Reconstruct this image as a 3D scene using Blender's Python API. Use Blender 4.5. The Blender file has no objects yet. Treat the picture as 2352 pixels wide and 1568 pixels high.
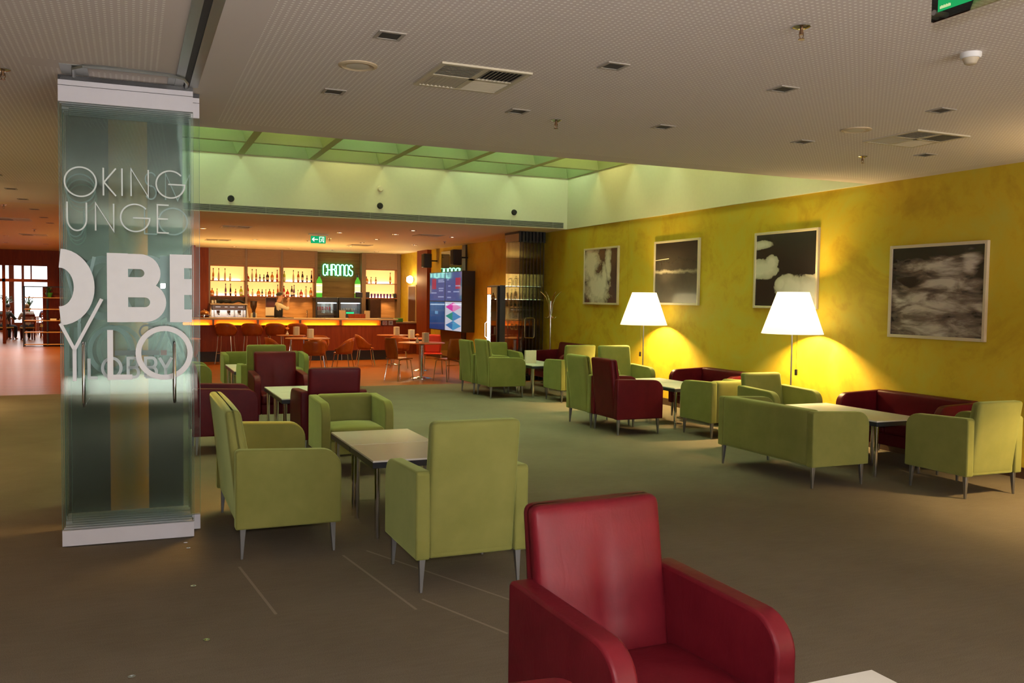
import bpy, bmesh, math, random
from mathutils import Vector, Matrix
random.seed(7)
PI = math.pi
S = bpy.context.scene
COL = S.collection

# ------------------------------------------------------------ camera, world, exposure
cd = bpy.data.cameras.new('camera'); cam = bpy.data.objects.new('camera', cd); COL.objects.link(cam); S.camera = cam
cd.sensor_width = 36.0; cd.lens = 36.0 * 2021.6 / 2352.0; cd.clip_start = 0.05; cd.clip_end = 300
yaw, pitch, roll = 0.408064, 0.0475405, 0.0141739
_f = Vector((math.sin(yaw)*math.cos(pitch), math.cos(yaw)*math.cos(pitch), -math.sin(pitch)))
_r = Vector((math.cos(yaw), -math.sin(yaw), 0)); _u = _r.cross(_f)
_r2 = math.cos(roll)*_r + math.sin(roll)*_u; _u2 = -math.sin(roll)*_r + math.cos(roll)*_u
M = Matrix((( _r2.x, _u2.x, -_f.x, 0), (_r2.y, _u2.y, -_f.y, 0), (_r2.z, _u2.z, -_f.z, 1.7), (0, 0, 0, 1)))
cam.matrix_world = M
S.view_settings.view_transform = 'Standard'
S.view_settings.look = 'None'
S.view_settings.exposure = 0.0
S.view_settings.gamma = 1.0
S.view_settings.use_curve_mapping = False
S.render.engine = 'CYCLES'
cy = S.cycles
cy.max_bounces = 8; cy.diffuse_bounces = 4; cy.glossy_bounces = 4; cy.transmission_bounces = 6
cy.transparent_max_bounces = 64
cy.sample_clamp_indirect = 4.0
cy.caustics_reflective = False; cy.caustics_refractive = False
cy.use_denoising = True
try: cy.use_light_tree = True
except Exception: pass
W = bpy.data.worlds.new('world'); S.world = W; W.use_nodes = True
W.node_tree.nodes['Background'].inputs[0].default_value = (0.93, 0.97, 1.0, 1)
W.node_tree.nodes['Background'].inputs[1].default_value = 3.0

def light(name, kind, loc, power, color, size=0.1, rot=None, spot=None, blend=0.5, size_y=None, spread=None):
    l = bpy.data.lights.new(name, kind); l.energy = power; l.color = color
    if kind == 'AREA':
        l.size = size
        if size_y: l.shape = 'RECTANGLE'; l.size_y = size_y
        if spread: l.spread = spread
    elif kind == 'SPOT':
        l.spot_size = spot; l.spot_blend = blend; l.shadow_soft_size = size
    else: l.shadow_soft_size = size
    o = bpy.data.objects.new(name, l); COL.objects.link(o); o.location = loc
    if rot: o.rotation_euler = rot
    return o
# the camera's own flash, just above the lens
fl = light('camera_flash', 'AREA', (0.0, 0.0, 0.0), 98, (1.0, 0.91, 0.89), 0.06, spread=3.1)
fl.matrix_world = M @ Matrix.Translation((0.0, 0.12, -0.02))
WARM = (1.0, 0.55, 0.19)

# ------------------------------------------------------------ node helper and materials
class NT:
    def __init__(s, name):
        s.m = bpy.data.materials.new(name); s.m.use_nodes = True; s.t = s.m.node_tree; s.t.nodes.clear()
        s.out = s.n('ShaderNodeOutputMaterial')
    def n(s, typ, **kw):
        x = s.t.nodes.new(typ)
        for k, v in kw.items(): setattr(x, k, v)
        return x
    def put(s, sock, v):
        if isinstance(v, bpy.types.NodeSocket): s.t.links.new(v, sock)
        elif isinstance(v, (tuple, list)): sock.default_value = tuple(v) + ((1,) if len(v) == 3 and len(sock.default_value) == 4 else ())
        else: sock.default_value = v
    def ma(s, op, a, b=0.0, c=0.0, clamp=False):
        x = s.n('ShaderNodeMath', operation=op); x.use_clamp = clamp
        s.put(x.inputs[0], a); s.put(x.inputs[1], b); s.put(x.inputs[2], c); return x.outputs[0]
    def coord(s, which='Object', scale=None, loc=None, rot=None):
        c = s.n('ShaderNodeTexCoord').outputs[which]
        if scale is None and loc is None and rot is None: return c
        mp = s.n('ShaderNodeMapping'); s.put(mp.inputs[0], c)
        if scale is not None: mp.inputs['Scale'].default_value = scale
        if loc is not None: mp.inputs['Location'].default_value = loc
        if rot is not None: mp.inputs['Rotation'].default_value = rot
        return mp.outputs[0]
    def pos(s): return s.n('ShaderNodeNewGeometry').outputs['Position']
    def sep(s, v):
        x = s.n('ShaderNodeSeparateXYZ'); s.put(x.inputs[0], v); return x.outputs
    def noise(s, v, scale, detail=3, rough=0.5, dist=0.0):
        x = s.n('ShaderNodeTexNoise'); s.put(x.inputs['Vector'], v); x.inputs['Scale'].default_value = scale
        x.inputs['Detail'].default_value = detail; x.inputs['Roughness'].default_value = rough; x.inputs['Distortion'].default_value = dist
        return x.outputs[0]
    def ramp(s, v, stops, interp='LINEAR'):
        x = s.n('ShaderNodeValToRGB'); s.put(x.inputs[0], v); r = x.color_ramp; r.interpolation = interp
        while len(r.elements) < len(stops): r.elements.new(0.5)
        for e, (p, c) in zip(r.elements, stops): e.position = p; e.color = tuple(c) + ((1,) if len(c) == 3 else ())
        return x.outputs[0]
    def mix(s, f, a, b):
        x = s.n('ShaderNodeMix', data_type='RGBA'); s.put(x.inputs[0], f); s.put(x.inputs[6], a); s.put(x.inputs[7], b); return x.outputs[2]
    def bump(s, h, strength=0.3, dist=0.01):
        x = s.n('ShaderNodeBump'); s.put(x.inputs['Height'], h); x.inputs['Strength'].default_value = strength; x.inputs['Distance'].default_value = dist
        return x.outputs[0]
    def pbr(s, base, rough=0.5, metal=0.0, normal=None, **kw):
        p = s.n('ShaderNodeBsdfPrincipled'); s.put(p.inputs['Base Color'], base); s.put(p.inputs['Roughness'], rough); s.put(p.inputs['Metallic'], metal)
        if normal is not None: s.put(p.inputs['Normal'], normal)
        for k, v in kw.items(): s.put(p.inputs[k.replace('_', ' ')], v)
        s.t.links.new(p.outputs[0], s.out.inputs[0]); return s.m
    def surf(s, sh): s.t.links.new(sh, s.out.inputs[0]); return s.m

_flat = {}
def flat(name, base, rough=0.5, metal=0.0, **kw):
    if name not in _flat:
        n = NT(name); v = n.noise(n.coord(), 18, 2)
        c = n.mix(n.ma('MULTIPLY', v, 0.16), base, tuple(x*0.6 for x in base))
        _flat[name] = n.pbr(c, rough, metal, **kw)
    return _flat[name]
def emit(name, col, strength):
    n = NT(name); e = n.n('ShaderNodeEmission'); n.put(e.inputs[0], col); e.inputs[1].default_value = strength
    return n.surf(e.outputs[0])

def m_velvet():
    n = NT('green_velvet'); c = n.coord(); big = n.noise(c, 3.5, 3, 0.6); fine = n.noise(c, 260, 2)
    col = n.ramp(big, [(0.3, (0.155, 0.162, 0.040)), (0.7, (0.200, 0.200, 0.054))])
    return n.pbr(col, 0.85, 0, n.bump(fine, 0.25, 0.002), Sheen_Weight=0.5, Sheen_Roughness=0.4, Sheen_Tint=(0.75, 0.9, 0.35), Specular_IOR_Level=0.15)
def m_leather(name, a, b):
    n = NT(name); c = n.coord(); big = n.noise(c, 4.0, 4, 0.6, 0.6); fine = n.noise(c, 120, 3); wr = n.noise(n.coord(scale=(3, 3, 1.2)), 5, 4, 0.6, 1.2)
    col = n.ramp(big, [(0.3, a), (0.75, b)])
    h = n.ma('ADD', n.ma('MULTIPLY', fine, 0.05), n.ma('MULTIPLY', wr, 0.6))
    return n.pbr(col, 0.42, 0, n.bump(h, 0.16, 0.015), Specular_IOR_Level=0.13)
def m_stucco():
    n = NT('yellow_stucco'); p = n.pos(); a = n.noise(p, 1.1, 5, 0.62, 1.4); b = n.noise(p, 5.0, 4, 0.6, 0.8)
    f = n.ma('ADD', n.ma('MULTIPLY', a, 0.75), n.ma('MULTIPLY', b, 0.25))
    col = n.ramp(f, [(0.32, (0.40, 0.25, 0.014)), (0.5, (0.53, 0.37, 0.022)), (0.66, (0.50, 0.41, 0.045))])
    return n.pbr(col, 0.62, 0, n.bump(b, 0.15, 0.01), Specular_IOR_Level=0.3)
def m_carpet():
    n = NT('carpet'); p = n.pos(); s = n.sep(p); a = n.noise(p, 0.9, 4, 0.6); fine = n.noise(p, 210, 3, 0.7); mid = n.noise(n.coord(scale=(1, 7, 1)), 6, 3)
    f = n.ma('ADD', n.ma('MULTIPLY', a, 0.25), n.ma('ADD', n.ma('MULTIPLY', fine, 0.65), n.ma('MULTIPLY', mid, 0.10)))
    col = n.ramp(f, [(0.35, (0.098, 0.082, 0.057)), (0.65, (0.195, 0.166, 0.122))])
    # pale marks where chairs were dragged
    tot = None
    for (x0, y0, x1, y1) in [(0.61, 5.68, 0.70, 4.75), (1.27, 5.70, 1.42, 4.55), (1.44, 5.75, 2.05, 4.30), (1.50, 4.70, 1.75, 4.05)]:
        dx, dy = x1-x0, y1-y0; L = math.hypot(dx, dy); ux, uy = dx/L, dy/L
        rx = n.ma('SUBTRACT', s[0], x0); ry = n.ma('SUBTRACT', s[1], y0)
        al = n.ma('ADD', n.ma('MULTIPLY', rx, ux), n.ma('MULTIPLY', ry, uy)); ac = n.ma('ABSOLUTE', n.ma('SUBTRACT', n.ma('MULTIPLY', rx, -uy), n.ma('MULTIPLY', ry, -ux)))
        m = n.ma('MULTIPLY', n.ma('LESS_THAN', ac, 0.008), n.ma('MULTIPLY', n.ma('GREATER_THAN', al, 0), n.ma('LESS_THAN', al, L)))
        tot = m if tot is None else n.ma('MAXIMUM', tot, m)
    col = n.mix(n.ma('MULTIPLY', tot, 0.28), col, (0.45, 0.40, 0.33))
    return n.pbr(col, 0.95, 0, n.bump(fine, 0.5, 0.004), Specular_IOR_Level=0.1)
def m_ceiling():
    n = NT('perforated_ceiling'); p = n.pos(); s = n.sep(p); sp = 0.034
    fx = n.ma('SUBTRACT', n.ma('FRACT', n.ma('DIVIDE', s[0], sp)), 0.5); fy = n.ma('SUBTRACT', n.ma('FRACT', n.ma('DIVIDE', s[1], sp)), 0.5)
    d = n.ma('SQRT', n.ma('ADD', n.ma('MULTIPLY', fx, fx), n.ma('MULTIPLY', fy, fy)))
    dot = n.ma('LESS_THAN', d, 0.215)
    def inside(a, lo, hi): return n.ma('MULTIPLY', n.ma('GREATER_THAN', a, lo), n.ma('LESS_THAN', a, hi))
    reg = n.ma('MULTIPLY', inside(s[0], 0.66, 7.9), n.ma('LESS_THAN', s[1], 7.72))
    reg2 = n.ma('MULTIPLY', n.ma('LESS_THAN', s[0], 0.17), n.ma('LESS_THAN', s[1], 13.0))
    notpan = n.ma('SUBTRACT', 1.0, n.ma('MULTIPLY', inside(s[0], -0.62, 0.3), inside(s[1], 6.15, 6.36)))
    reg = n.ma('MULTIPLY', n.ma('MAXIMUM', reg, reg2), notpan)
    f = n.ma('MULTIPLY', dot, reg)
    v = n.noise(p, 0.7, 2)
    base = n.mix(v, (0.66, 0.605, 0.575), (0.72, 0.665, 0.63))
    return n.pbr(n.mix(f, base, (1.0, 0.98, 0.94)), 0.8, Specular_IOR_Level=0.2)  # holes coloured pale to stand for flash light coming back from them
def m_wood(name, a, b, rough=0.35, sc=(1, 1, 1), scale=3.0, coat=0.0):
    n = NT(name); v = n.noise(n.coord(scale=sc), scale, 5, 0.6, 0.8)
    return n.pbr(n.ramp(v, [(0.3, a), (0.7, b)]), rough, Coat_Weight=coat, Coat_Roughness=0.2, Specular_IOR_Level=0.22)
def m_floorwood():
    n = NT('parquet'); p = n.pos(); s = n.sep(p)
    br = n.n('ShaderNodeTexBrick'); n.put(br.inputs['Vector'], p); br.inputs['Scale'].default_value = 1.0
    br.inputs['Color1'].default_value = (0.24, 0.070, 0.012, 1); br.inputs['Color2'].default_value = (0.19, 0.050, 0.009, 1); br.inputs['Mortar'].default_value = (0.10, 0.02, 0.005, 1)
    br.inputs['Mortar Size'].default_value = 0.004; br.inputs['Brick Width'].default_value = 1.4; br.inputs['Row Height'].default_value = 0.16
    g = n.noise(n.coord(scale=(1, 9, 1)), 3, 4)
    col = n.mix(n.ma('MULTIPLY', g, 0.5), br.outputs[0], (0.30, 0.10, 0.02))
    w = n.noise(n.coord(scale=(0.4, 6, 1)), 1.6, 2)
    return n.pbr(col, 0.38, 0, n.bump(w, 0.25, 0.02), Coat_Weight=0.04, Coat_Roughness=0.15, Specular_IOR_Level=0.22)
def m_glass(name, tint, refl=1.0, rough=0.0):
    n = NT(name); t = n.n('ShaderNodeBsdfTransparent'); n.put(t.inputs[0], tint)
    g = n.n('ShaderNodeBsdfGlossy'); n.put(g.inputs[0], (0.9, 1.0, 0.97)); g.inputs['Roughness'].default_value = rough
    fr = n.n('ShaderNodeFresnel'); fr.inputs[0].default_value = 1.48
    mx = n.n('ShaderNodeMixShader'); n.put(mx.inputs[0], n.ma('MULTIPLY', fr.outputs[0], refl, clamp=True)); n.t.links.new(t.outputs[0], mx.inputs[1]); n.t.links.new(g.outputs[0], mx.inputs[2])
    return n.surf(mx.outputs[0])
def m_frost(name, col, opac):
    n = NT(name); t = n.n('ShaderNodeBsdfTransparent'); d = n.n('ShaderNodeBsdfDiffuse'); n.put(d.inputs[0], col)
    mx = n.n('ShaderNodeMixShader'); mx.inputs[0].default_value = opac; n.t.links.new(t.outputs[0], mx.inputs[1]); n.t.links.new(d.outputs[0], mx.inputs[2])
    return n.surf(mx.outputs[0])
def m_shade():
    n = NT('lamp_shade_fabric'); d = n.n('ShaderNodeBsdfDiffuse'); n.put(d.inputs[0], (0.9, 0.88, 0.8)); t = n.n('ShaderNodeBsdfTranslucent'); n.put(t.inputs[0], (1.0, 0.97, 0.90))
    mx = n.n('ShaderNodeMixShader'); mx.inputs[0].default_value = 0.72; n.t.links.new(d.outputs[0], mx.inputs[1]); n.t.links.new(t.outputs[0], mx.inputs[2])
    em = n.n('ShaderNodeEmission'); n.put(em.inputs[0], (1.0, 0.90, 0.62)); em.inputs[1].default_value = 0.75  # glow put into the shade itself, on top of the bulb's light
    ad = n.n('ShaderNodeAddShader'); n.t.links.new(mx.outputs[0], ad.inputs[0]); n.t.links.new(em.outputs[0], ad.inputs[1])
    return n.surf(ad.outputs[0])

VEL = m_velvet()
RED = m_leather('burgundy_leather', (0.066, 0.0035, 0.0065), (0.095, 0.006, 0.010))
STUC = m_stucco(); CARP = m_carpet(); CEIL = m_ceiling(); CEIL2 = flat('smooth_plaster_ceiling', (0.74, 0.66, 0.46), 0.7)
FLW = m_floorwood()
REDWOOD = m_wood('cherry_veneer', (0.16, 0.026, 0.005), (0.24, 0.044, 0.008), 0.5, (6, 6, 0.5))
PLY = m_wood('orange_plywood', (0.24, 0.048, 0.007), (0.34, 0.080, 0.012), 0.3, (3, 3, 1), coat=0.12)
LIGHTWOOD = m_wood('pale_wood_panel', (0.40, 0.19, 0.06), (0.60, 0.34, 0.14), 0.5, (0.6, 1, 9), 2.5)
TRAV = m_wood('striped_stone_panel', (0.12, 0.07, 0.022), (0.24, 0.15, 0.055), 0.5, (0.5, 1, 9), 2.2)
CHROME = flat('chrome', (0.75, 0.75, 0.75), 0.12, 1.0)
ALU = flat('satin_aluminium', (0.26, 0.26, 0.26), 0.38, 0.9)
BLACK = flat('black_plastic', (0.012, 0.012, 0.014), 0.35)
LAM = flat('white_laminate', (0.74, 0.73, 0.66), 0.28, Coat_Weight=0.1)
EDGE = flat('dark_table_edge', (0.015, 0.017, 0.025), 0.35)
WHITE = flat('white_paint', (0.80, 0.80, 0.80), 0.5)
PANELGREY = flat('pale_lacquered_metal', (0.66, 0.65, 0.70), 0.4)
CREAM = flat('cream_plaster', (0.74, 0.71, 0.52), 0.85)
BEAM = flat('skylight_beam_paint', (0.40, 0.50, 0.27), 0.8)
CARD = flat('cream_card', (0.72, 0.66, 0.50), 0.6)
FRAMEW = flat('pale_wood_frame', (0.60, 0.50, 0.36), 0.45)
TAUPE = flat('taupe_ceiling_trim', (0.36, 0.33, 0.29), 0.7)
DARKHOLE = flat('dark_recess', (0.008, 0.007, 0.006), 0.8)
GREENPL = flat('green_plastic', (0.05, 0.30, 0.04), 0.35)
BEIGEW = flat('beige_lacquer', (0.42, 0.30, 0.17), 0.4)
SHUT = flat('beige_roller_shutter', (0.36, 0.22, 0.13), 0.5)
PANE = m_glass('clear_green_glass', (0.942, 0.964, 0.957), 1.0)
GLEDGE = flat('green_glass_edge', (0.12, 0.24, 0.20), 0.2)
CLEAR = m_glass('clear_glass', (0.97, 0.98, 0.98), 1.0)
LET1 = flat('white_film_lettering', (0.88, 0.89, 0.91), 0.7)
LET2 = m_frost('faint_film_lettering', (0.62, 0.82, 0.80), 0.52)
LET3 = m_frost('thin_film_lettering', (0.82, 0.90, 0.87), 0.92)
SHADE = m_shade()
n = NT('light_softener'); tr = n.n('ShaderNodeBsdfTransparent'); tl = n.n('ShaderNodeBsdfTranslucent'); mx_ = n.n('ShaderNodeMixShader'); mx_.inputs[0].default_value = 0.72
n.t.links.new(tr.outputs[0], mx_.inputs[1]); n.t.links.new(tl.outputs[0], mx_.inputs[2]); CAPM = n.surf(mx_.outputs[0])
SKIN = flat('skin', (0.50, 0.26, 0.16), 0.5)
HAIR = flat('dark_hair', (0.02, 0.012, 0.008), 0.6)

# ------------------------------------------------------------ mesh builder
class MB:
    def __init__(s): s.v = []; s.f = []
    def add(s, vs, fs):
        o = len(s.v); s.v += [tuple(v) for v in vs]; s.f += [tuple(i+o for i in f) for f in fs]; return s
    def box(s, x0, x1, y0, y1, z0, z1):
        return s.add([(x0,y0,z0),(x1,y0,z0),(x1,y1,z0),(x0,y1,z0),(x0,y0,z1),(x1,y0,z1),(x1,y1,z1),(x0,y1,z1)],
                     [(0,3,2,1),(4,5,6,7),(0,1,5,4),(1,2,6,5),(2,3,7,6),(3,0,4,7)])
    def prism(s, pts, axis, a, b):
        n = len(pts)
        def P(p, t): return {'x': (t, p[0], p[1]), 'y': (p[0], t, p[1]), 'z': (p[0], p[1], t)}[axis]
        return s.add([P(p, a) for p in pts] + [P(p, b) for p in pts],
                     [tuple(range(n))[::-1], tuple(range(n, 2*n))] + [(i, (i+1) % n, n+(i+1) % n, n+i) for i in range(n)])
    def cyl(s, p0, p1, r0, r1=None, n=16, caps=True):
        r1 = r0 if r1 is None else r1; p0 = Vector(p0); p1 = Vector(p1); d = (p1-p0).normalized()
        a = d.orthogonal().normalized(); b = d.cross(a)
        vs = [p0+(a*math.cos(t)+b*math.sin(t))*r0 for t in [2*PI*i/n for i in range(n)]] + [p1+(a*math.cos(t)+b*math.sin(t))*r1 for t in [2*PI*i/n for i in range(n)]]
        fs = [(i, (i+1) % n, n+(i+1) % n, n+i) for i in range(n)]
        if caps: fs += [tuple(range(n))[::-1], tuple(range(n, 2*n))]
        return s.add(vs, fs)
    def lathe(s, prof, c=(0,0,0), n=24, caps=True):
        vs = []; fs = []
        for r, z in prof:
            for i in range(n): t = 2*PI*i/n; vs.append((c[0]+r*math.cos(t), c[1]+r*math.sin(t), c[2]+z))
        m = len(prof)
        for j in range(m-1):
            for i in range(n): fs.append((j*n+i, j*n+(i+1) % n, (j+1)*n+(i+1) % n, (j+1)*n+i))
        if caps: fs += [tuple(range(n))[::-1], tuple(range((m-1)*n, m*n))]
        return s.add(vs, fs)
    def tube(s, path, r, n=8, closed=False):
        P = [Vector(p) for p in path]; m = len(P); vs = []; fs = []; prev = None
        for i, p in enumerate(P):
            if closed: d = P[(i+1) % m]-P[i-1]
            else: d = P[min(i+1, m-1)]-P[max(i-1, 0)]
            d.normalize()
            if prev is None: a = d.orthogonal().normalized()
            else: a = (prev-d*prev.dot(d)).normalized()
            prev = a; b = d.cross(a); rr = r[i] if isinstance(r, (list, tuple)) else r
            for k in range(n): t = 2*PI*k/n; vs.append(p+(a*math.cos(t)+b*math.sin(t))*rr)
        for i in range(m if closed else m-1):
            j = (i+1) % m
            for k in range(n): fs.append((i*n+k, i*n+(k+1) % n, j*n+(k+1) % n, j*n+k))
        if not closed: fs += [tuple(range(n))[::-1], tuple(range((m-1)*n, m*n))]
        return s.add(vs, fs)
    def rbox(s, c, size, r, seg=10, fn=None, rs=3):
        """rounded box with optional deform fn(x,y,z)->(x,y,z) in local coordinates about its centre"""
        h = [q/2 for q in size]; r = min(r, min(h)*0.999)
        def ax(hh):
            L = [-hh + r*(1-math.cos(k*PI/2/rs)) if k else -hh for k in range(rs+1)]
            inner = [(-hh+r) + (2*hh-2*r)*k/seg for k in range(1, seg)]
            return L + inner + [-q for q in reversed(L)]
        A = [ax(q) for q in h]; vid = {}; fs = []
        def V(p):
            key = (round(p[0], 6), round(p[1], 6), round(p[2], 6))
            if key in vid: return vid[key]
            q = Vector(p); cc = Vector([max(-(hh-r), min(hh-r, t)) for t, hh in zip(p, h)]); d = q-cc
            if d.length > 1e-9: q = cc+d.normalized()*r
            q = tuple(q)
            if fn: q = fn(*q)
            vid[key] = len(s.v); s.v.append((c[0]+q[0], c[1]+q[1], c[2]+q[2])); return vid[key]
        for axis in range(3):
            u, w = [i for i in range(3) if i != axis]
            for sg in (-1, 1):
                for i in range(len(A[u])-1):
                    for j in range(len(A[w])-1):
                        q = []
                        for (a, b) in ((i, j), (i+1, j), (i+1, j+1), (i, j+1)):
                            p = [0, 0, 0]; p[axis] = sg*h[axis]; p[u] = A[u][a]; p[w] = A[w][b]; q.append(V(p))
                        if len(set(q)) > 2: s.f.append(tuple(dict.fromkeys(q)))
        return s
    def ribbon(s, pts, w, y0, th, closed=False):
        """flat lettering stroke in the xz plane"""
        P = [Vector(p) for p in pts]; m = len(P); L = []; R = []
        for i in range(m):
            if closed: d0 = (P[i]-P[i-1]); d1 = (P[(i+1) % m]-P[i])
            else: d0 = P[i]-P[i-1] if i else P[1]-P[0]; d1 = P[i+1]-P[i] if i < m-1 else P[-1]-P[-2]
            d0.normalize(); d1.normalize(); n0 = Vector((-d0.y, d0.x)); n1 = Vector((-d1.y, d1.x)); nn = n0+n1
            if nn.length < 1e-4: nn = n0
            nn.normalize(); k = min(1/max(nn.dot(n0), 0.3), 2.2); L.append(P[i]+nn*w/2*k); R.append(P[i]-nn*w/2*k)
        vs = []
        for y in (y0, y0+th):
            vs += [(p.x, y, p.y) for p in L] + [(p.x, y, p.y) for p in R]
        fs = []
        for i in range(m if closed else m-1):
            j = (i+1) % m
            fs += [(i, j, m+j, m+i), (2*m+i, 3*m+i, 3*m+j, 2*m+j), (i, 2*m+i, 2*m+j, j), (m+i, m+j, 3*m+j, 3*m+i)]
        if not closed: fs += [(0, m, 3*m, 2*m), (m-1, 3*m-1, 4*m-1, 2*m-1)]
        return s.add(vs, fs)
    def xf(s, mat):
        s.v = [tuple(mat @ Vector(v)) for v in s.v]; return s
    def build(s, name, mat, parent=None, bevel=0, smooth=False, seg=2, sharp=40):
        me = bpy.data.meshes.new(name); bm = bmesh.new()
        vs = [bm.verts.new(v) for v in s.v]
        for f in s.f:
            try: bm.faces.new([vs[i] for i in f])
            except ValueError: pass
        bmesh.ops.recalc_face_normals(bm, faces=bm.faces); bm.to_mesh(me); bm.free()
        me.materials.append(mat); o = bpy.data.objects.new(name, me); COL.objects.link(o)
        if parent: o.parent = parent
        if bevel:
            b = o.modifiers.new('bevel', 'BEVEL'); b.width = bevel; b.segments = seg; b.limit_method = 'ANGLE'; b.angle_limit = math.radians(35)
        if smooth or bevel:
            me.polygons.foreach_set('use_smooth', [True]*len(me.polygons))
            if not bevel: me.set_sharp_from_angle(angle=math.radians(sharp))
            else: me.set_sharp_from_angle(angle=math.radians(75))
        return o
def B(name, mat, parent, *boxes, bevel=0):
    m = MB()
    for b in boxes: m.box(*b)
    return m.build(name, mat, parent, bevel=bevel)
def tag(o, label=None, cat=None, group=None, kind=None):
    if label: o['label'] = label
    if cat: o['category'] = cat
    if group: o['group'] = group
    if kind: o['kind'] = kind
    return o
def thing(name, label, cat, loc=(0,0,0), rz=0, group=None):
    o = bpy.data.objects.new(name, None); COL.objects.link(o); o.location = loc; o.rotation_euler = (0, 0, rz); o.empty_display_size = 0.1
    return tag(o, label, cat, group)
def kids(o): return [c for c in bpy.data.objects if c.parent == o]
def dup(root, loc, rz=0.0, label=None, group=None):
    def cp(o, par):
        c = o.copy(); COL.objects.link(c); c.parent = par
        for k in kids(o): cp(k, c)
        return c
    r = cp(root, None); r.location = loc; r.rotation_euler = (0, 0, rz)
    if label: r['label'] = label
    if group: r['group'] = group
    return r
def struct(name, mat, *boxes):
    return tag(B(name, mat, None, *boxes), kind='structure')
def arc(cx, cz, r, a0, a1, n=14, rz=None):
    rz = r if rz is None else rz
    return [(cx+r*math.cos(math.radians(a0+(a1-a0)*i/n)), cz+rz*math.sin(math.radians(a0+(a1-a0)*i/n))) for i in range(n+1)]

ORD = ['first', 'second', 'third', 'fourth', 'fifth', 'sixth', 'seventh', 'eighth', 'ninth', 'tenth', 'eleventh', 'twelfth', 'thirteenth', 'fourteenth', 'fifteenth', 'sixteenth']
# ------------------------------------------------------------ the room
H = 3.13
XW = 8.10
struct('floor', CARP, (-7.5, 8.3, -3.2, 16.6, -0.1, 0.0))
struct('floor', flat('added_bounce_floor', (0.72, 0.68, 0.64), 0.6), (-7.5, 8.3, -7, -3.2, -0.1, 0.0))  # unseen pale floor added to bounce light up onto the near ceiling
struct('floor', FLW, (-7.5, 8.3, 16.6, 46, -0.1, 0.0))
struct('ceiling', CEIL, (-7.5, 8.3, -7, 8.0, H, H+0.15), (-7.5, -0.3, 8.0, 16.05, H, H+0.15))
struct('ceiling', CEIL2, (-7.5, 8.3, 16.05, 33.6, H, H+0.15))
struct('wall_right', STUC, (XW, 8.3, -7, 13.595, 0, H), (XW, 8.3, 13.605, 28.3, 0, H), (XW+0.006, 8.3, 13.59, 13.61, 0, H))
struct('wall_left', CREAM, (-7.6, -7.5, -7, 46, 0, H))
struct('wall_back', flat('grey_green_plaster', (0.42, 0.50, 0.49), 0.8), (-7.6, 1.9, -7.1, -7, 0, H), (1.9, 8.3, -7.1, -7, 0, 0.3), (1.9, 8.3, -7.1, -7, 2.9, H), (7.7, 8.3, -7.1, -7, 0.3, 2.9))
struct('window_added', flat('window_frame_dark', (0.05, 0.04, 0.035), 0.4), (1.9, 1.98, -7.1, -7, 0.3, 2.9), (3.78, 3.86, -7.1, -7, 0.3, 2.9), (5.66, 5.74, -7.1, -7, 0.3, 2.9), (7.62, 7.7, -7.1, -7, 0.3, 2.9))  # unseen window added behind the camera to justify the fill lights
light('added_sun_fill', 'AREA', (2.5, -6.9, 2.7), 19000, (1.0, 0.92, 0.89), 6.0, (math.radians(28), 0, 0), size_y=0.6, spread=math.radians(70))  # added fill aimed at the pale floor; its bounce brightens the ceiling
light('added_daylight_fill', 'AREA', (4.8, -7.15, 1.6), 350, (1.0, 0.92, 0.90), 5.8, (PI/2, 0, 0), size_y=2.6)  # added fill behind the unseen window, lifts the near ceiling
struct('baseboard_right', flat('brown_baseboard', (0.05, 0.022, 0.010), 0.5), (XW-0.018, XW, -7, 24.8, 0, 0.11))
# skylight well
struct('wall_skylight_far', CREAM, (-0.4, XW, 15.95, 16.05, H, 4.14), (-0.4, XW, 16.0, 16.05, 4.14, 5.1))
struct('wall_skylight_right', CREAM, (XW-0.03, 8.2, 8.0, 15.95, H+0.001, 5.1))
struct('wall_skylight_near', CREAM, (-0.4, 8.2, 7.9, 8.0, H+0.15, 5.1))
struct('wall_skylight_left', CREAM, (-0.4, -0.3, 7.9, 16.05, H+0.15, 5.1))
gr = thing('skylight_grid', 'deep grey-green beam grid under the skylight glass', 'skylight', (0, 0, 4.14))
for i, x in enumerate([0.45, 1.74, 2.96, 4.24, 5.51, 6.80]):
    MB().prism([(x-0.06, 0), (x+0.06, 0), (x+0.44, 0.85), (x-0.44, 0.85)], 'y', 8.0, 15.95).build('beam', BEAM, gr)
for y in [8.2, 9.5, 10.8, 12.1, 13.39, 14.69]:
    MB().prism([(y-0.05, 0.004), (y+0.05, 0.004), (y+0.44, 0.86), (y-0.44, 0.86)], 'x', -0.3, XW-0.03).build('beam', BEAM, gr)
MB().prism([(15.93, 0.002), (15.949, 0.002), (15.949, 0.855), (15.50, 0.855)], 'x', -0.3, XW-0.03).build('beam', BEAM, gr)
MB().prism([(8.03, 0.002), (8.001, 0.002), (8.001, 0.855), (8.3, 0.855)], 'x', -0.3, XW-0.03).build('beam', BEAM, gr)
MB().prism([(XW-0.05, 0.002), (XW-0.031, 0.002), (XW-0.031, 0.856), (XW-0.42, 0.856)], 'y', 8.0, 15.94).build('beam', BEAM, gr)
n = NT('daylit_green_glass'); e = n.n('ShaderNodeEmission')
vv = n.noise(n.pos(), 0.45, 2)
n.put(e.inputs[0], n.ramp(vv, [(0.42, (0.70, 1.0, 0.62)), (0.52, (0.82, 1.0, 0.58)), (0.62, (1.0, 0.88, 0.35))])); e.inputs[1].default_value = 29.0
tag(B('skylight_glass', n.surf(e.outputs[0]), None, (-0.3, XW-0.03, 8.0, 15.95, 5.02, 5.06)), 'daylit green glass pane above the beam grid', 'skylight glass')
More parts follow.
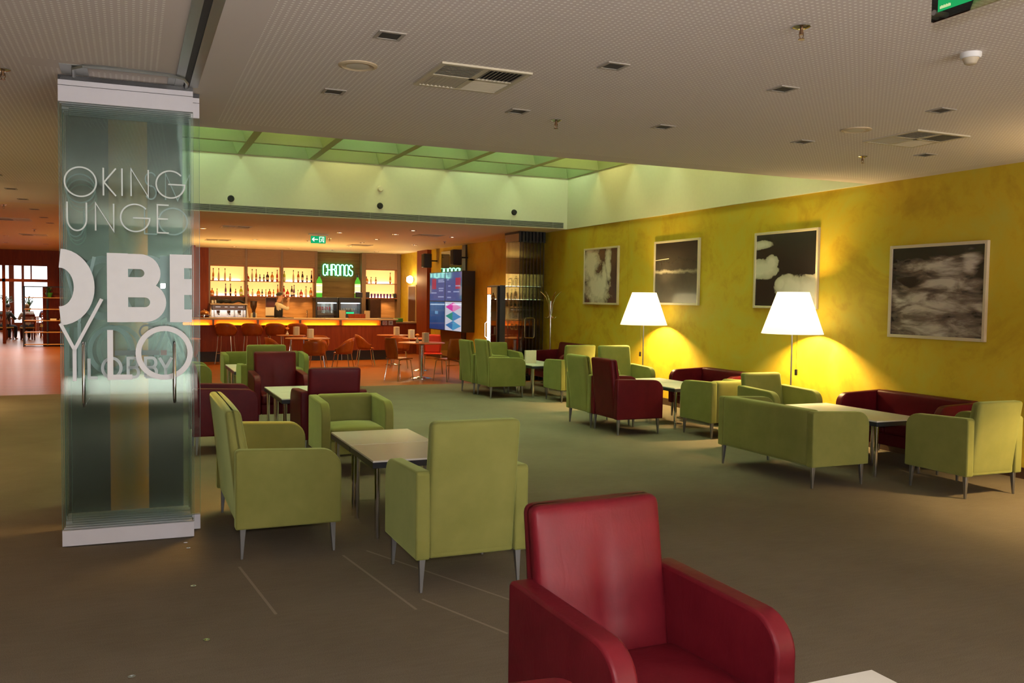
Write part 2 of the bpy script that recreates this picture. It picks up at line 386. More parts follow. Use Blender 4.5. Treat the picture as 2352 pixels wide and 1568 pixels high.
# linear grille at the foot of the far well wall
lg = thing('linear_vent_grille', 'long dark louvred grille along the bottom of the far skylight wall', 'vent', (0, 15.95, H))
B('frame', DARKHOLE, lg, (-0.3, 7.98, -0.012, 0, 0.02, 0.125))
for k in range(6): MB().prism([(-0.02, 0.028+k*0.016), (-0.012, 0.028+k*0.016), (-0.012, 0.037+k*0.016), (-0.02, 0.034+k*0.016)], 'x', -0.3, 7.98).build('slat', flat('grey_slat', (0.28, 0.28, 0.25), 0.5), lg)
for k in range(9): B('divider', flat('grey_slat', (0.28, 0.28, 0.25), 0.5), lg, (0.3+k*0.93, 0.308+k*0.93, -0.022, -0.01, 0.02, 0.125))
for (x, z, lab, mt, g) in [(1.58, 3.37, 'small dark round sensor at the left end of the skylight wall', DARKHOLE, 0), (4.21, 3.39, 'small dark round sensor in the middle of the skylight wall, below the pale one', DARKHOLE, 0), (6.90, 3.41, 'small dark round sensor near the right end of the skylight wall', DARKHOLE, 0), (4.21, 3.70, 'small pale round detector high on the skylight wall', CARD, 0)]:
    o = MB().cyl((x, 15.95, z), (x, 15.905, z), 0.058, 0.045, 20).build('wall_sensor', mt, None, smooth=True); tag(o, lab, 'sensor')

# ceiling rail for the glass wall
rl = thing('ceiling_rail', 'grey metal ceiling track with a dark slot leading to the glass panels', 'track', (0.35, 0, H))
B('track', flat('brushed_track', (0.30, 0.32, 0.31), 0.35, 0.6), rl, (-0.075, -0.02, -4, 6.5, -0.008, 0.0), (0.02, 0.075, -4, 6.5, -0.008, 0.0))
B('slot', DARKHOLE, rl, (-0.02, 0.02, -4, 6.5, -0.004, 0.0))
MB().tube([(0, 6.5, -0.012), (0, 6.36, -0.012), (-0.03, 6.24, -0.012), (-0.12, 6.18, -0.012), (-0.5, 6.17, -0.012), (-0.62, 6.19, -0.012), (-0.68, 6.28, -0.012), (-0.69, 6.5, -0.012)], 0.012, 6).build('side_track', flat('brushed_track', (0, 0, 0)), rl, smooth=True)
B('end_plate', flat('brushed_track', (0, 0, 0)), rl, (-0.76, -0.60, 6.22, 6.5, -0.003, 0.0), (-0.12, -0.075, 6.3, 6.5, -0.003, 0))

# ceiling fittings
def downlight(x, y, lab, lit=False):
    t = thing('square_downlight', lab, 'ceiling light', (x, y, H), 0, 'unlit square downlights in the lounge ceiling')
    B('trim', TAUPE, t, (-0.075, 0.075, -0.075, -0.055, -0.006, 0), (-0.075, 0.075, 0.055, 0.075, -0.006, 0), (-0.075, -0.055, -0.055, 0.055, -0.006, 0), (0.055, 0.075, -0.055, 0.055, -0.006, 0))
    B('recess', DARKHOLE, t, (-0.055, 0.055, -0.055, 0.055, -0.003, 0.0))
    return t
where = {0: 'leftmost', 1: 'second', 2: 'third', 3: 'fourth', 4: 'rightmost'}
dl = None
for j, y in enumerate([4.75, 6.2]):
    for i, x in enumerate([1.30, 2.70, 4.0, 5.45, 6.93]):
        lab = 'unlit square downlight, %s of the five in the %s row of the perforated ceiling' % (where[i], ('near', 'far')[j])
        if i == 4 and j == 0: continue
        if dl is None: dl = downlight(x, y, lab)
        else: dup(dl, (x, y, H), 0, lab)
for k, y in enumerate([10.9, 12.4, 13.97, 15.42, 17.16, 18.92, 20.36]):
    dup(dl, (-1.52, y, H), 0, 'unlit square downlight in the left aisle ceiling row, %s counting from the viewer' % ORD[k], 'square downlights of the left aisle')
def sprinkler(x, y, lab):
    t = thing('sprinkler', lab, 'sprinkler', (x, y, H))
    MB().lathe([(0.045, 0), (0.045, -0.006), (0.02, -0.016), (0.012, -0.016)], n=20).build('rosette', CHROME, t, smooth=True)
    MB().cyl((0, 0, -0.015), (0, 0, -0.045), 0.009).tube([(-0.012, 0, -0.03), (-0.014, 0, -0.05), (-0.004, 0, -0.066)], 0.0025, 6).tube([(0.012, 0, -0.03), (0.014, 0, -0.05), (0.004, 0, -0.066)], 0.0025, 6).lathe([(0.016, -0.066), (0.016, -0.070)], n=14).build('head', flat('brass', (0.22, 0.13, 0.07), 0.3, 0.9), t, smooth=True)
    return t
sp = sprinkler(3.18, 3.65, 'chrome and brass sprinkler hanging nearest the green exit sign')
dup(sp, (3.10, 6.35, H), 0, 'sprinkler hanging below the ceiling in front of the skylight edge')
dup(sp, (6.48, 6.53, H), 0, 'sprinkler hanging near the yellow wall, left of the square vent')
dup(sp, (-0.75, 6.55, H), 0, 'sprinkler at the far left edge beside the glass panels')
dup(sp, (-1.9, 16.5, H), 0, 'small sprinkler in the left aisle ceiling, nearer of two')
dup(sp, (-2.0, 22.5, H), 0, 'small sprinkler in the left aisle ceiling, farther of two')
dup(sp, (4.45, 21.6, H), 0, 'small sprinkler in the bar ceiling behind the green exit sign')
dup(sp, (7.2, 21.0, H), 0, 'small sprinkler in the bar ceiling above the video wall')
for (x, y, lab) in [(1.29, 5.44, 'round pale ceiling speaker beside the left square vent'), (5.46, 5.58, 'round pale ceiling speaker beside the right square vent')]:
    t = thing('ceiling_speaker', lab, 'speaker', (x, y, H))
    MB().lathe([(0.12, 0), (0.12, -0.006), (0.10, -0.012), (0.095, -0.008)], n=32).build('ring', flat('beige_ring', (0.55, 0.45, 0.30), 0.5), t, smooth=True)
    MB().lathe([(0.095, -0.006), (0.05, -0.010), (0.002, -0.011)], n=32).build('grille', flat('pale_grille', (0.62, 0.58, 0.48), 0.6), t, smooth=True)
sd = thing('smoke_detector', 'white dome smoke detector right of the perforated ceiling', 'smoke detector', (4.37, 3.62, H))
MB().lathe([(0.056, 0), (0.056, -0.02), (0.05, -0.03), (0.046, -0.03)], n=28).build('base', WHITE, sd, smooth=True)
MB().lathe([(0.044, -0.03), (0.032, -0.058), (0.026, -0.062), (0.002, -0.063)], n=28).build('sensor_head', flat('cream_plastic', (0.55, 0.48, 0.36), 0.5), sd, smooth=True)
def diffuser(x, y, lab, cat='vent', glow=None):
    t = thing('ceiling_vent', lab, cat, (x, y, H))
    m = MB(); w = 0.30
    m.box(-w, w, -w, -w+0.03, -0.012, 0).box(-w, w, w-0.03, w, -0.012, 0).box(-w, -w+0.03, -w+0.03, w-0.03, -0.012, 0).box(w-0.03, w, -w+0.03, w-0.03, -0.012, 0).box(-0.02, 0.02, -w+0.03, w-0.03, -0.011, 0).box(-w+0.03, w-0.03, -0.02, 0.02, -0.011, 0)
    fm = flat('beige_vent_paint', (0.58, 0.53, 0.40), 0.5)
    m.build('frame', fm, t)
    B('backing', DARKHOLE, t, (-w+0.01, w-0.01, -w+0.01, w-0.01, -0.002, 0))
    for qx, qy, ax in ((-1, -1, 0), (1, -1, 1), (-1, 1, 1), (1, 1, 0)):
        s = MB(); x0, x1 = sorted((qx*0.02, qx*(w-0.03))); y0, y1 = sorted((qy*0.02, qy*(w-0.03)))
        for k in range(9):
            sg = 1 if qy > 0 else -1; c0 = (x0+(x1-x0)*(k+0.5)/9) if ax else (y0+(y1-y0)*(k+0.5)/9)
            pr = [(c0-sg*0.008, -0.003), (c0-sg*0.005, -0.003), (c0+sg*0.008, -0.011), (c0+sg*0.004, -0.011)]
            if ax: s.prism(pr, 'y', y0, y1)
            else: s.prism(pr, 'x', x0, x1)
        s.build('louvre', fm, t)
    return t
dv = diffuser(2.03, 5.42, 'square beige four-way ceiling vent, largest and nearest, in the middle of the ceiling')
dup(dv, (6.18, 5.64, H), 0, 'square beige four-way ceiling vent near the yellow wall')
# the bar ceiling and left aisle vents
for (x, y, lab) in [(2.0, 19.2, 'lit square vent in the bar ceiling, nearest the skylight wall on the left'), (2.05, 24.0, 'square vent in the bar ceiling above the left bar stools'), (5.75, 23.9, 'square vent in the bar ceiling right of the exit sign'), (6.2, 19.2, 'square vent in the bar ceiling near the folded glass doors'), (-2.1, 19.7, 'square vent in the left aisle ceiling, nearer of two'), (-2.2, 24.7, 'square vent in the left aisle ceiling, farther of two')]:
    dup(dv, (x, y, H), 0, lab)
LENS = emit('lit_lamp_lens', (1.0, 0.80, 0.50), 14)
lit = [(1.41, 20.0), (2.88, 23.2), (2.76, 26.9), (4.36, 26.9), (4.24, 19.5), (4.19, 22.9), (5.52, 21.2), (5.54, 22.75), (5.57, 24.3), (5.62, 26.9), (5.45, 19.3), (5.47, 18.0), (6.84, 19.4), (6.97, 22.8), (7.0, 26.9), (-2.3, 29.2), (-3.3, 29.0), (-2.9, 25.5)]
light('added_bar_uplight', 'AREA', (3.4, 24.75, 0.95), 170, (1.0, 0.60, 0.20), 6.0, (PI, 0, 0), size_y=0.12)  # added uplight hidden behind the counter, brightens the bar ceiling
rd = thing('round_downlight', '', 'ceiling light', (lit[0][0], lit[0][1], H), 0, 'lit round downlights over the bar')
MB().lathe([(0.075, 0), (0.075, -0.006), (0.06, -0.010), (0.055, -0.004)], n=24).build('ring', CHROME, rd, smooth=True)
MB().lathe([(0.055, -0.004), (0.002, -0.006)], n=24).build('lens', LENS, rd, smooth=True)
for k, (x, y) in enumerate(lit):
    ordr = sorted([q for q in lit if q[0] > -1], key=lambda q: q[0]/q[1])
    lab = 'small lit round downlight over the bar seating, %s from the left' % ORD[ordr.index((x, y)) if x > -1 else 0]; g = 'lit round downlights over the bar'
    if x < -1: lab = 'small lit round downlight in the far left aisle ceiling, %s from the left' % ORD[sorted([q for q in lit if q[0] < -1], key=lambda q: q[0]/q[1]).index((x, y))]; g = 'lit round downlights of the far left aisle'
    if k == 0: rd['label'] = lab
    else: dup(rd, (x, y, H), 0, lab, g)
    light('downlight_beam', 'SPOT', (x, y, H-0.03), 170, (1.0, 0.60, 0.20), 0.05, (0, 0, 0), 2.2, 0.9)
light('added_column_spot', 'SPOT', (0.85, 7.15, H-0.03), 330, (1.0, 0.58, 0.18), 0.22, (0, math.radians(14), 0), 1.1, 0.7)  # added spot with no fitting, brightens the column behind the glass
# the left aisle and the part of the lounge out of frame have the same warm spots
for (x, y, e) in [(-2.6, 7.0, 90), (-2.2, 11.8, 140), (-1.8, 18.5, 340), (-3.2, 21.5, 380), (-2.4, 25.5, 380), (-2.6, 29.6, 420), (-3.6, 32.5, 160)]:
    light('aisle_beam', 'SPOT', (x, y, H-0.03), e, WARM, 0.05, (0, 0, 0), 2.3, 0.8)

# ------------------------------------------------------------ pictures on the yellow wall
def m_sky(kind):
    n = NT('sky_print_%d' % kind); uv = n.n('ShaderNodeTexCoord').outputs['UV']; s = n.sep(uv); x, y = s[0], s[1]
    dark = (0.012, 0.011, 0.012); lt = (0.62, 0.58, 0.50)
    def blob(cx, cy, rx, ry):
        a = n.ma('DIVIDE', n.ma('SUBTRACT', x, cx), rx); b = n.ma('DIVIDE', n.ma('SUBTRACT', y, cy), ry)
        return n.ma('SUBTRACT', 1.0, n.ma('SQRT', n.ma('ADD', n.ma('MULTIPLY', a, a), n.ma('MULTIPLY', b, b))))
    def mx(*a):
        r = a[0]
        for q in a[1:]: r = n.ma('MAXIMUM', r, q)
        return r
    nz = n.noise(uv, 6, 7, 0.62, 0.4)
    if kind == 1:
        f = mx(blob(0.18, 0.75, 0.30, 0.45), blob(0.40, 0.28, 0.42, 0.38), blob(0.72, 0.72, 0.10, 0.40), blob(0.62, 0.45, 0.12, 0.3))
        v = n.ma('ADD', n.ma('MULTIPLY', f, 1.2), n.ma('MULTIPLY', n.ma('SUBTRACT', nz, 0.47), 1.8))
        c = n.ramp(v, [(0.02, dark), (0.22, (0.30, 0.27, 0.22)), (0.75, lt)])
    elif kind == 2:
        haze = n.ma('MULTIPLY', n.ma('SUBTRACT', 1.0, y), 0.13)
        st = n.ma('MULTIPLY', n.ma('LESS_THAN', n.ma('ABSOLUTE', n.ma('SUBTRACT', n.ma('SUBTRACT', y, 0.715), n.ma('MULTIPLY', x, 0.06))), 0.006), n.ma('LESS_THAN', x, 0.33))
        ln = n.ma('MULTIPLY', n.ma('SUBTRACT', 1.0, n.ma('DIVIDE', n.ma('ABSOLUTE', n.ma('SUBTRACT', y, n.ma('ADD', 0.515, n.ma('MULTIPLY', n.ma('SUBTRACT', nz, 0.5), 0.10)))), 0.04), clamp=True), n.ma('SUBTRACT', 0.62, n.ma('MULTIPLY', x, 0.42)))
        v = n.ma('ADD', n.ma('ADD', haze, ln), n.ma('MULTIPLY', st, 1.0)); v = n.ma('ADD', v, n.ma('MULTIPLY', n.ma('SUBTRACT', nz, 0.5), 0.05))
        c = n.ramp(v, [(0.0, dark), (1.0, (0.75, 0.66, 0.50))])
    elif kind == 3:
        f = mx(blob(0.08, 0.52, 0.36, 0.16), blob(0.28, 0.60, 0.14, 0.12), blob(0.05, 0.86, 0.26, 0.07), blob(0.62, 0.24, 0.30, 0.22), blob(0.92, 0.22, 0.36, 0.22), blob(0.45, 0.30, 0.12, 0.12))
        v = n.ma('ADD', f, n.ma('MULTIPLY', n.ma('SUBTRACT', nz, 0.5), 0.9))
        c = n.ramp(v, [(0.03, dark), (0.13, (0.42, 0.38, 0.31)), (0.6, lt)])
    else:
        w1 = n.noise(n.coord('UV', scale=(1.0, 2.6, 1), rot=(0, 0, 0.5)), 2.6, 6, 0.55, 1.1); w2 = n.noise(n.coord('UV', scale=(1, 3, 1)), 7, 6, 0.6, 0.6)
        band = mx(blob(0.45, 0.36, 0.75, 0.20), blob(0.62, 0.60, 0.35, 0.16), blob(0.86, 0.80, 0.12, 0.18), blob(0.45, 0.78, 0.5, 0.10), blob(0.5, 0.07, 0.6, 0.2))
        v = n.ma('ADD', n.ma('MULTIPLY', band, 0.75), n.ma('ADD', n.ma('MULTIPLY', n.ma('SUBTRACT', w1, 0.45), 1.9), n.ma('MULTIPLY', n.ma('SUBTRACT', w2, 0.5), 0.6)))
        c = n.ramp(v, [(0.0, dark), (0.30, (0.13, 0.10, 0.085)), (0.75, (0.52, 0.46, 0.42))])
    return n.pbr(c, 0.25, Coat_Weight=0.35, Coat_Roughness=0.12)
def picture(y0, y1, z0, z1, kind, lab):
    yc = (y0+y1)/2; t = thing('framed_picture', lab, 'picture', (XW, yc, z0), 0, 'framed sky photographs on the yellow wall'); w = (y1-y0)/2; h = z1-z0; fw = 0.035
    B('frame', FRAMEW, t, (-0.04, 0, -w, -w+fw, 0, h), (-0.04, 0, w-fw, w, 0, h), (-0.04, 0, -w+fw, w-fw, 0, fw), (-0.04, 0, -w+fw, w-fw, h-fw, h), bevel=0.004)
    me = bpy.data.meshes.new('photo_print'); a, b = -w+fw, w-fw; c, d = fw, h-fw; X = -0.025
    me.from_pydata([(X, a, c), (X, b, c), (X, b, d), (X, a, d), (-0.003, a, c), (-0.003, b, c), (-0.003, b, d), (-0.003, a, d)], [], [(0, 3, 2, 1), (4, 5, 6, 7), (0, 1, 5, 4), (1, 2, 6, 5), (2, 3, 7, 6), (3, 0, 4, 7)])
    uvl = me.uv_layers.new(name='uv')
    for p in me.polygons:
        for li in p.loop_indices:
            co = me.vertices[me.loops[li].vertex_index].co; uvl.data[li].uv = ((b-co.y)/(b-a), (co.z-c)/(d-c))
    me.materials.append(m_sky(kind)); o = bpy.data.objects.new('photo_print', me); COL.objects.link(o); o.parent = t
picture(13.88, 15.20, 1.63, 2.70, 1, 'framed black and white photo of swirling clouds, farthest along the yellow wall')
picture(11.41, 12.69, 1.65, 2.70, 2, 'framed dark sky photo with a thin plane trail, behind the farther lamp')
picture(8.83, 10.09, 1.63, 2.68, 3, 'framed photo of bright cumulus clouds, behind the nearer lamp')
picture(6.39, 7.66, 1.33, 2.38, 4, 'framed photo of streaky clouds, nearest and hung lowest on the yellow wall')

# ------------------------------------------------------------ floor lamps
def lamp(x, y, lab):
    t = thing('floor_lamp', lab, 'floor lamp', (x, y, 0), 0, 'tall floor lamps along the yellow wall')
    MB().lathe([(0.14, 0), (0.14, 0.012), (0.03, 0.022), (0.012, 0.03)], n=32).build('base', ALU, t, smooth=True)
    MB().cyl((0, 0, 0.025), (0, 0, 1.42), 0.010, n=14).build('pole', ALU, t, smooth=True)
    m = MB(); n_ = 48
    for (ra, rb, za, zb) in [(0.38, 0.196, 1.32, 1.845)]:
        vs = [(ra*math.cos(2*PI*i/n_), ra*math.sin(2*PI*i/n_), za) for i in range(n_)] + [(rb*math.cos(2*PI*i/n_), rb*math.sin(2*PI*i/n_), zb) for i in range(n_)]
        m.add(vs, [(i, (i+1) % n_, n_+(i+1) % n_, n_+i) for i in range(n_)])
    o = m.build('lamp_shade', SHADE, t, smooth=True); sm = o.modifiers.new('thick', 'SOLIDIFY'); sm.thickness = 0.002
    b = MB().tube([(0.19*math.cos(a), 0.19*math.sin(a), 1.80) for a in [2*PI*i/24 for i in range(24)]], 0.003, 5, True)
    for a in (0, 2.09, 4.19): b.tube([(0.19*math.cos(a), 0.19*math.sin(a), 1.80), (0.01*math.cos(a), 0.01*math.sin(a), 1.66)], 0.003, 5)
    b.cyl((0, 0, 1.40), (0, 0, 1.68), 0.012); b.build('bulb_holder', ALU, t, smooth=True)
    MB().lathe([(0.002, 1.54), (0.03, 1.55), (0.042, 1.59), (0.030, 1.64), (0.014, 1.67)], n=16).build('bulb', emit('bulb', (1.0, 0.7, 0.35), 30) if 'bulb' not in bpy.data.materials else bpy.data.materials['bulb'], t, smooth=True)
    MB().lathe([(0.196, 1.838), (0.002, 1.838)], n=32, caps=False).build('top_diffuser', CAPM, t)  # added cap on an open-topped lamp, softens its scallop on the wall
    s = MB().tube([(0.0, -0.09, 1.40), (0.0, -0.09, 0.87)], 0.0022, 5); s.build('cord', BLACK, t)
    MB().box(-0.012, 0.012, -0.105, -0.075, 0.80, 0.875).build('switch', BLACK, t, bevel=0.004)
    return t
lamp_lights = []
L1 = lamp(7.66, 8.80, 'tall floor lamp with a lit white cone shade, nearer of the two')
L2 = dup(L1, (7.66, 12.32, 0), PI, 'tall floor lamp with a lit white cone shade, farther of the two')
L4 = dup(L1, (-3.2, 9.3, 0), 0, 'floor lamp with a white cone shade in the left part of the lounge, nearer', 'floor lamps of the left lounge')
L5 = dup(L1, (-3.2, 14.6, 0), 0, 'floor lamp with a white cone shade in the left part of the lounge, farther', 'floor lamps of the left lounge')
L3 = dup(L1, (7.55, 4.35, 0), 0, 'tall floor lamp with a white cone shade standing right of the view')
for (x, y, e) in [(7.66, 8.80, 520), (7.66, 12.32, 520), (7.55, 4.35, 420), (-3.2, 9.3, 340), (-3.2, 14.6, 340)]:
    light('lamp_bulb_light', 'POINT', (x, y, 1.60), e, (1.0, 0.66, 0.27), 0.09 if x > 0 else 0.17)

# ------------------------------------------------------------ armchairs and sofas
def make_seat(name, lab, cat, mat, seats, back):
    """local frame: origin on the floor at the middle of the rear, facing +Y"""
    Wd = 0.70 if seats == 1 else 1.42; D = 0.68; h = Wd/2; t = 0.085
    T = thing(name, lab, cat)
    soft = 0.022
    # arms: side profile (y, z)
    prof = [(0.0, 0.20), (D, 0.20), (D, 0.56)] + [(p[0], p[1]) for p in arc(D-0.13, 0.565, 0.13, 0, 90, 8)] + [(0.02, 0.715), (0.0, 0.70)]
    for sx in (-1, 1):
        a, b = sorted((sx*h, sx*(h-t)))
        MB().prism(prof, 'x', a, b).build('armrest', mat, T, bevel=soft, seg=3)
    bw = Wd-2*t
    if back < 0.78:
        MB().rbox((0, 0.075, (0.20+back)/2), (bw+0.02, 0.15, back-0.20), 0.035, 8).build('backrest', mat, T, smooth=True, sharp=80)
    else:
        Hh = back; zc = (0.2+Hh)/2; hz = (Hh-0.2)/2; leather = mat is RED
        def fn(x, y, z):
            k = min(1.0, max(0.0, (z+hz)/(2*hz)))     # 0 bottom .. 1 top
            th = 1.0-0.30*k
            front = y > 0
            yy = (y*th) - 0.105*k**1.1 + (0.02 if not front else 0.0)
            xx = x*(1.0+0.02*k)
            if front and leather:
                u = x/(bw/2); yy += 0.012*(1-u*u) - 0.012*math.exp(-((x/0.035)**2))*math.exp(-(((k-0.55)/0.22)**2)) - 0.006*math.exp(-((x/0.10)**2))*math.exp(-(((k-0.5)/0.3)**2))
            elif front: yy += 0.008*(1-(x/(bw/2))**2)
            return (xx, yy, z)
        MB().rbox((0, 0.085, zc), (bw+0.006, 0.17, 2*hz), 0.035, 14, fn).build('backrest', mat, T, smooth=True, sharp=80)
    MB().box(-bw/2+0.004, bw/2-0.004, 0.02, D-0.012, 0.20, 0.33).build('seat_base', mat, T, bevel=0.012)
    y0 = 0.15; cw = bw/seats
    for k in range(seats):
        cx = -bw/2+cw*(k+0.5)
        def cf(x, y, z): return (x, y, z+(0.03*(1-(2*x/cw)**2)*(1-(2*y/0.55)**2) if z > 0 else 0))
        MB().rbox((cx, (y0+D+0.005)/2, 0.385), (cw-0.004, D+0.005-y0, 0.13), 0.035, 8, cf).build('seat_cushion', mat, T, smooth=True, sharp=80)
    for sx in (-1, 1):
        for yy, dy in ((0.05, -0.012), (D-0.05, 0.012)):
            x = sx*(h-0.05); m = MB(); a, b = 0.019, 0.008; x2, y2 = x+sx*0.006, yy+dy*0.6
            m.add([(x-a, yy-a, 0.21), (x+a, yy-a, 0.21), (x+a, yy+a, 0.21), (x-a, yy+a, 0.21), (x2-b, y2-b, 0), (x2+b, y2-b, 0), (x2+b, y2+b, 0), (x2-b, y2+b, 0)],
                  [(0, 1, 2, 3), (7, 6, 5, 4), (0, 4, 5, 1), (1, 5, 6, 2), (2, 6, 7, 3), (3, 7, 4, 0)])
            m.build('leg', ALU, T, bevel=0.002)
    return T
proto = {}
def seat(color, seats, back, x, y, face, lab, extra=0.0, group=None):
    rz = {'+y': 0, '-y': PI, '+x': -PI/2, '-x': PI/2}[face]+extra
    key = (color, seats, back); nm = 'armchair' if seats == 1 else 'sofa'
    if key not in proto:
        proto[key] = make_seat(nm, lab, nm, VEL if color == 'g' else RED, seats, back); T = proto[key]
        T.location = (x, y, 0); T.rotation_euler = (0, 0, rz)
    else: T = dup(proto[key], (x, y, 0), rz, lab)
    T['group'] = group or ('green velvet armchairs' if color == 'g' else 'burgundy leather armchairs') if seats == 1 else ('lounge sofas')
    return T
seat('g', 2, 0.96, 0.60, 6.50, '+x', 'green velvet high-backed two-seat sofa beside the glass panels, facing right')
seat('g', 1, 1.00, 1.83, 4.76, '+y', 'green velvet high-backed armchair seen from behind, before the nearest white-topped table')
seat('g', 1, 0.72, 1.985, 8.95, '-y', 'green velvet low tub armchair behind the nearest white-topped table, facing the viewer')
seat('r', 1, 0.97, 1.565, 2.84, '-y', 'burgundy leather armchair in the foreground, largest in view', math.radians(4))
seat('r', 1, 0.72, 0.46, 1.73, '+x', 'burgundy leather tub chair cut off at the bottom edge, left of the foreground armchair')
seat('r', 1, 0.96, 0.58, 10.15, '+x', 'burgundy leather armchair right behind the glass panels, seen from its side')
seat('r', 1, 0.96, 1.96, 9.24, '+y', 'burgundy leather armchair seen from behind, just beyond the low green tub chair')
seat('r', 1, 0.96, 1.76, 12.09, '-y', 'burgundy leather armchair facing the viewer with a puckered back, beyond its table')
seat('g', 1, 0.96, 0.38, 13.72, '+x', 'green velvet armchair mostly hidden behind the glass panels, far left')
seat('g', 1, 1.00, 1.78, 13.05, '+y', 'green velvet high-backed armchair seen from behind, beyond the burgundy armchairs')
seat('g', 2, 0.72, 2.13, 16.18, '-y', 'green velvet low sofa at the edge of the wood floor, facing the viewer')
seat('g', 2, 0.72, 5.70, 6.94, '+x', 'green velvet low two-seat sofa seen from behind, right of centre')
seat('g', 1, 0.86, 7.05, 5.43, '+y', 'green velvet armchair with its back to the viewer at the right edge of view')
seat('r', 2, 0.72, 8.06, 7.02, '-x', 'burgundy leather low sofa by the yellow wall, below the streaky cloud picture')
seat('g', 1, 0.72, 6.92, 8.96, '+y', 'green velvet tub armchair left of the nearer floor lamp, seen from behind')
seat('g', 1, 0.86, 7.00, 8.57, '-y', 'green velvet armchair facing the viewer at the far end of the right-hand table')
seat('r', 2, 0.72, 8.06, 10.43, '-x', 'burgundy leather low sofa by the yellow wall, between the two lit lamps')
seat('r', 1, 0.96, 5.60, 9.94, '+x', 'burgundy leather armchair in the middle of the lounge, seen from its back corner')
seat('g', 1, 0.96, 5.60, 10.66, '+x', 'green velvet armchair directly beside and beyond the middle burgundy armchair')
seat('g', 1, 1.00, 7.00, 12.12, '-y', 'green velvet armchair facing the viewer left of the farther floor lamp')
seat('g', 1, 0.96, 6.86, 13.0, '+y', 'green velvet armchair with its back lit yellow, before the menu box table')
seat('r', 2, 0.86, 7.97, 15.30, '-x', 'burgundy leather sofa with a higher back, at the far end of the yellow wall')
seat('g', 1, 1.00, 5.60, 14.25, '+x', 'green velvet armchair left of the menu box table, the nearer of the adjoining pair')
seat('g', 1, 0.96, 5.57, 14.98, '+x', 'green velvet armchair left of the menu box table, the farther of the adjoining pair')
seat('g', 1, 0.86, 6.52, 15.98, '-y', 'green velvet armchair facing the viewer behind the table with the menu box')

# ------------------------------------------------------------ square tables
def table(x, y, lab, w=0.67, d=0.70, group='square white-topped lounge tables'):
    T = thing('coffee_table', lab, 'table', (x, y, 0), 0, group)
    B('tabletop', LAM, T, (-w/2+0.002, w/2-0.002, -d/2+0.002, d/2-0.002, 0.548, 0.560))
    B('edge_band', EDGE, T, (-w/2, w/2, -d/2, d/2, 0.505, 0.548), bevel=0.003)
    for sx in (-1, 1):
        for sy in (-1, 1): MB().cyl((sx*(w/2-0.045), sy*(d/2-0.045), 0.505), (sx*(w/2-0.045), sy*(d/2-0.045), 0.0), 0.021, 0.019, 16).build('leg', CHROME, T, smooth=True)
    return T
T0 = table(1.875, 6.33, 'white-topped table between the near green seats, nearer half of the pushed-together pair')
for (x, y, lab) in [(1.875, 7.04, 'white-topped table between the near green seats, farther half of the pushed-together pair'),
                    (1.86, 10.31, 'white-topped table between the burgundy armchairs, nearer half of the pair'), (1.86, 11.02, 'white-topped table between the burgundy armchairs, farther half of the pair'),
                    (1.75, 14.18, 'white-topped table behind the far high-backed green armchair, nearer half of the pair'), (1.75, 14.89, 'white-topped table before the far green sofa, farther half of the pair'),
                    (7.03, 6.80, 'white-topped table right of the low green sofa, nearer half of the pair'), (7.03, 7.51, 'white-topped table right of the low green sofa, farther half of the pair'),
                    (6.93, 10.15, 'white-topped table lit by the farther lamp, nearer half of the pair'), (6.93, 10.86, 'white-topped table lit by the farther lamp, farther half of the pair'),
                    (6.70, 14.18, 'white-topped table holding the white menu box'), (6.70, 14.89, 'white-topped table behind the one holding the white menu box'),
                    (1.785, 1.68, 'white tabletop corner at the bottom edge, before the foreground armchair')]:
    dup(T0, (x, y, 0), 0, lab)
def menu_box(x, y, z, lab, w=0.17, h=0.22, d=0.07, rz=0.0, group='menu holders on the round tables'):
    T = thing('menu_holder', lab, 'menu holder', (x, y, z), rz, group)
    B('stand', CARD, T, (-w/2, w/2, -d/2, d/2, 0, h), bevel=0.002)
    B('card', flat('printed_menu_card', (0.50, 0.44, 0.34), 0.5), T, (-w/2+0.008, w/2-0.03, -d/2-0.002, -d/2, 0.01, h-0.01))
    return T
o = B('menu_box', CARD, None, (6.50, 6.71, 14.40, 14.46, 0.56, 0.79), bevel=0.003); tag(o, 'plain white menu box standing on the far right white table', 'menu box')
menu_box(2.02, 14.9, 0.56, 'pale menu card half hidden behind the far high-backed green armchair', 0.14, 0.22, group='menu cards on lounge tables')

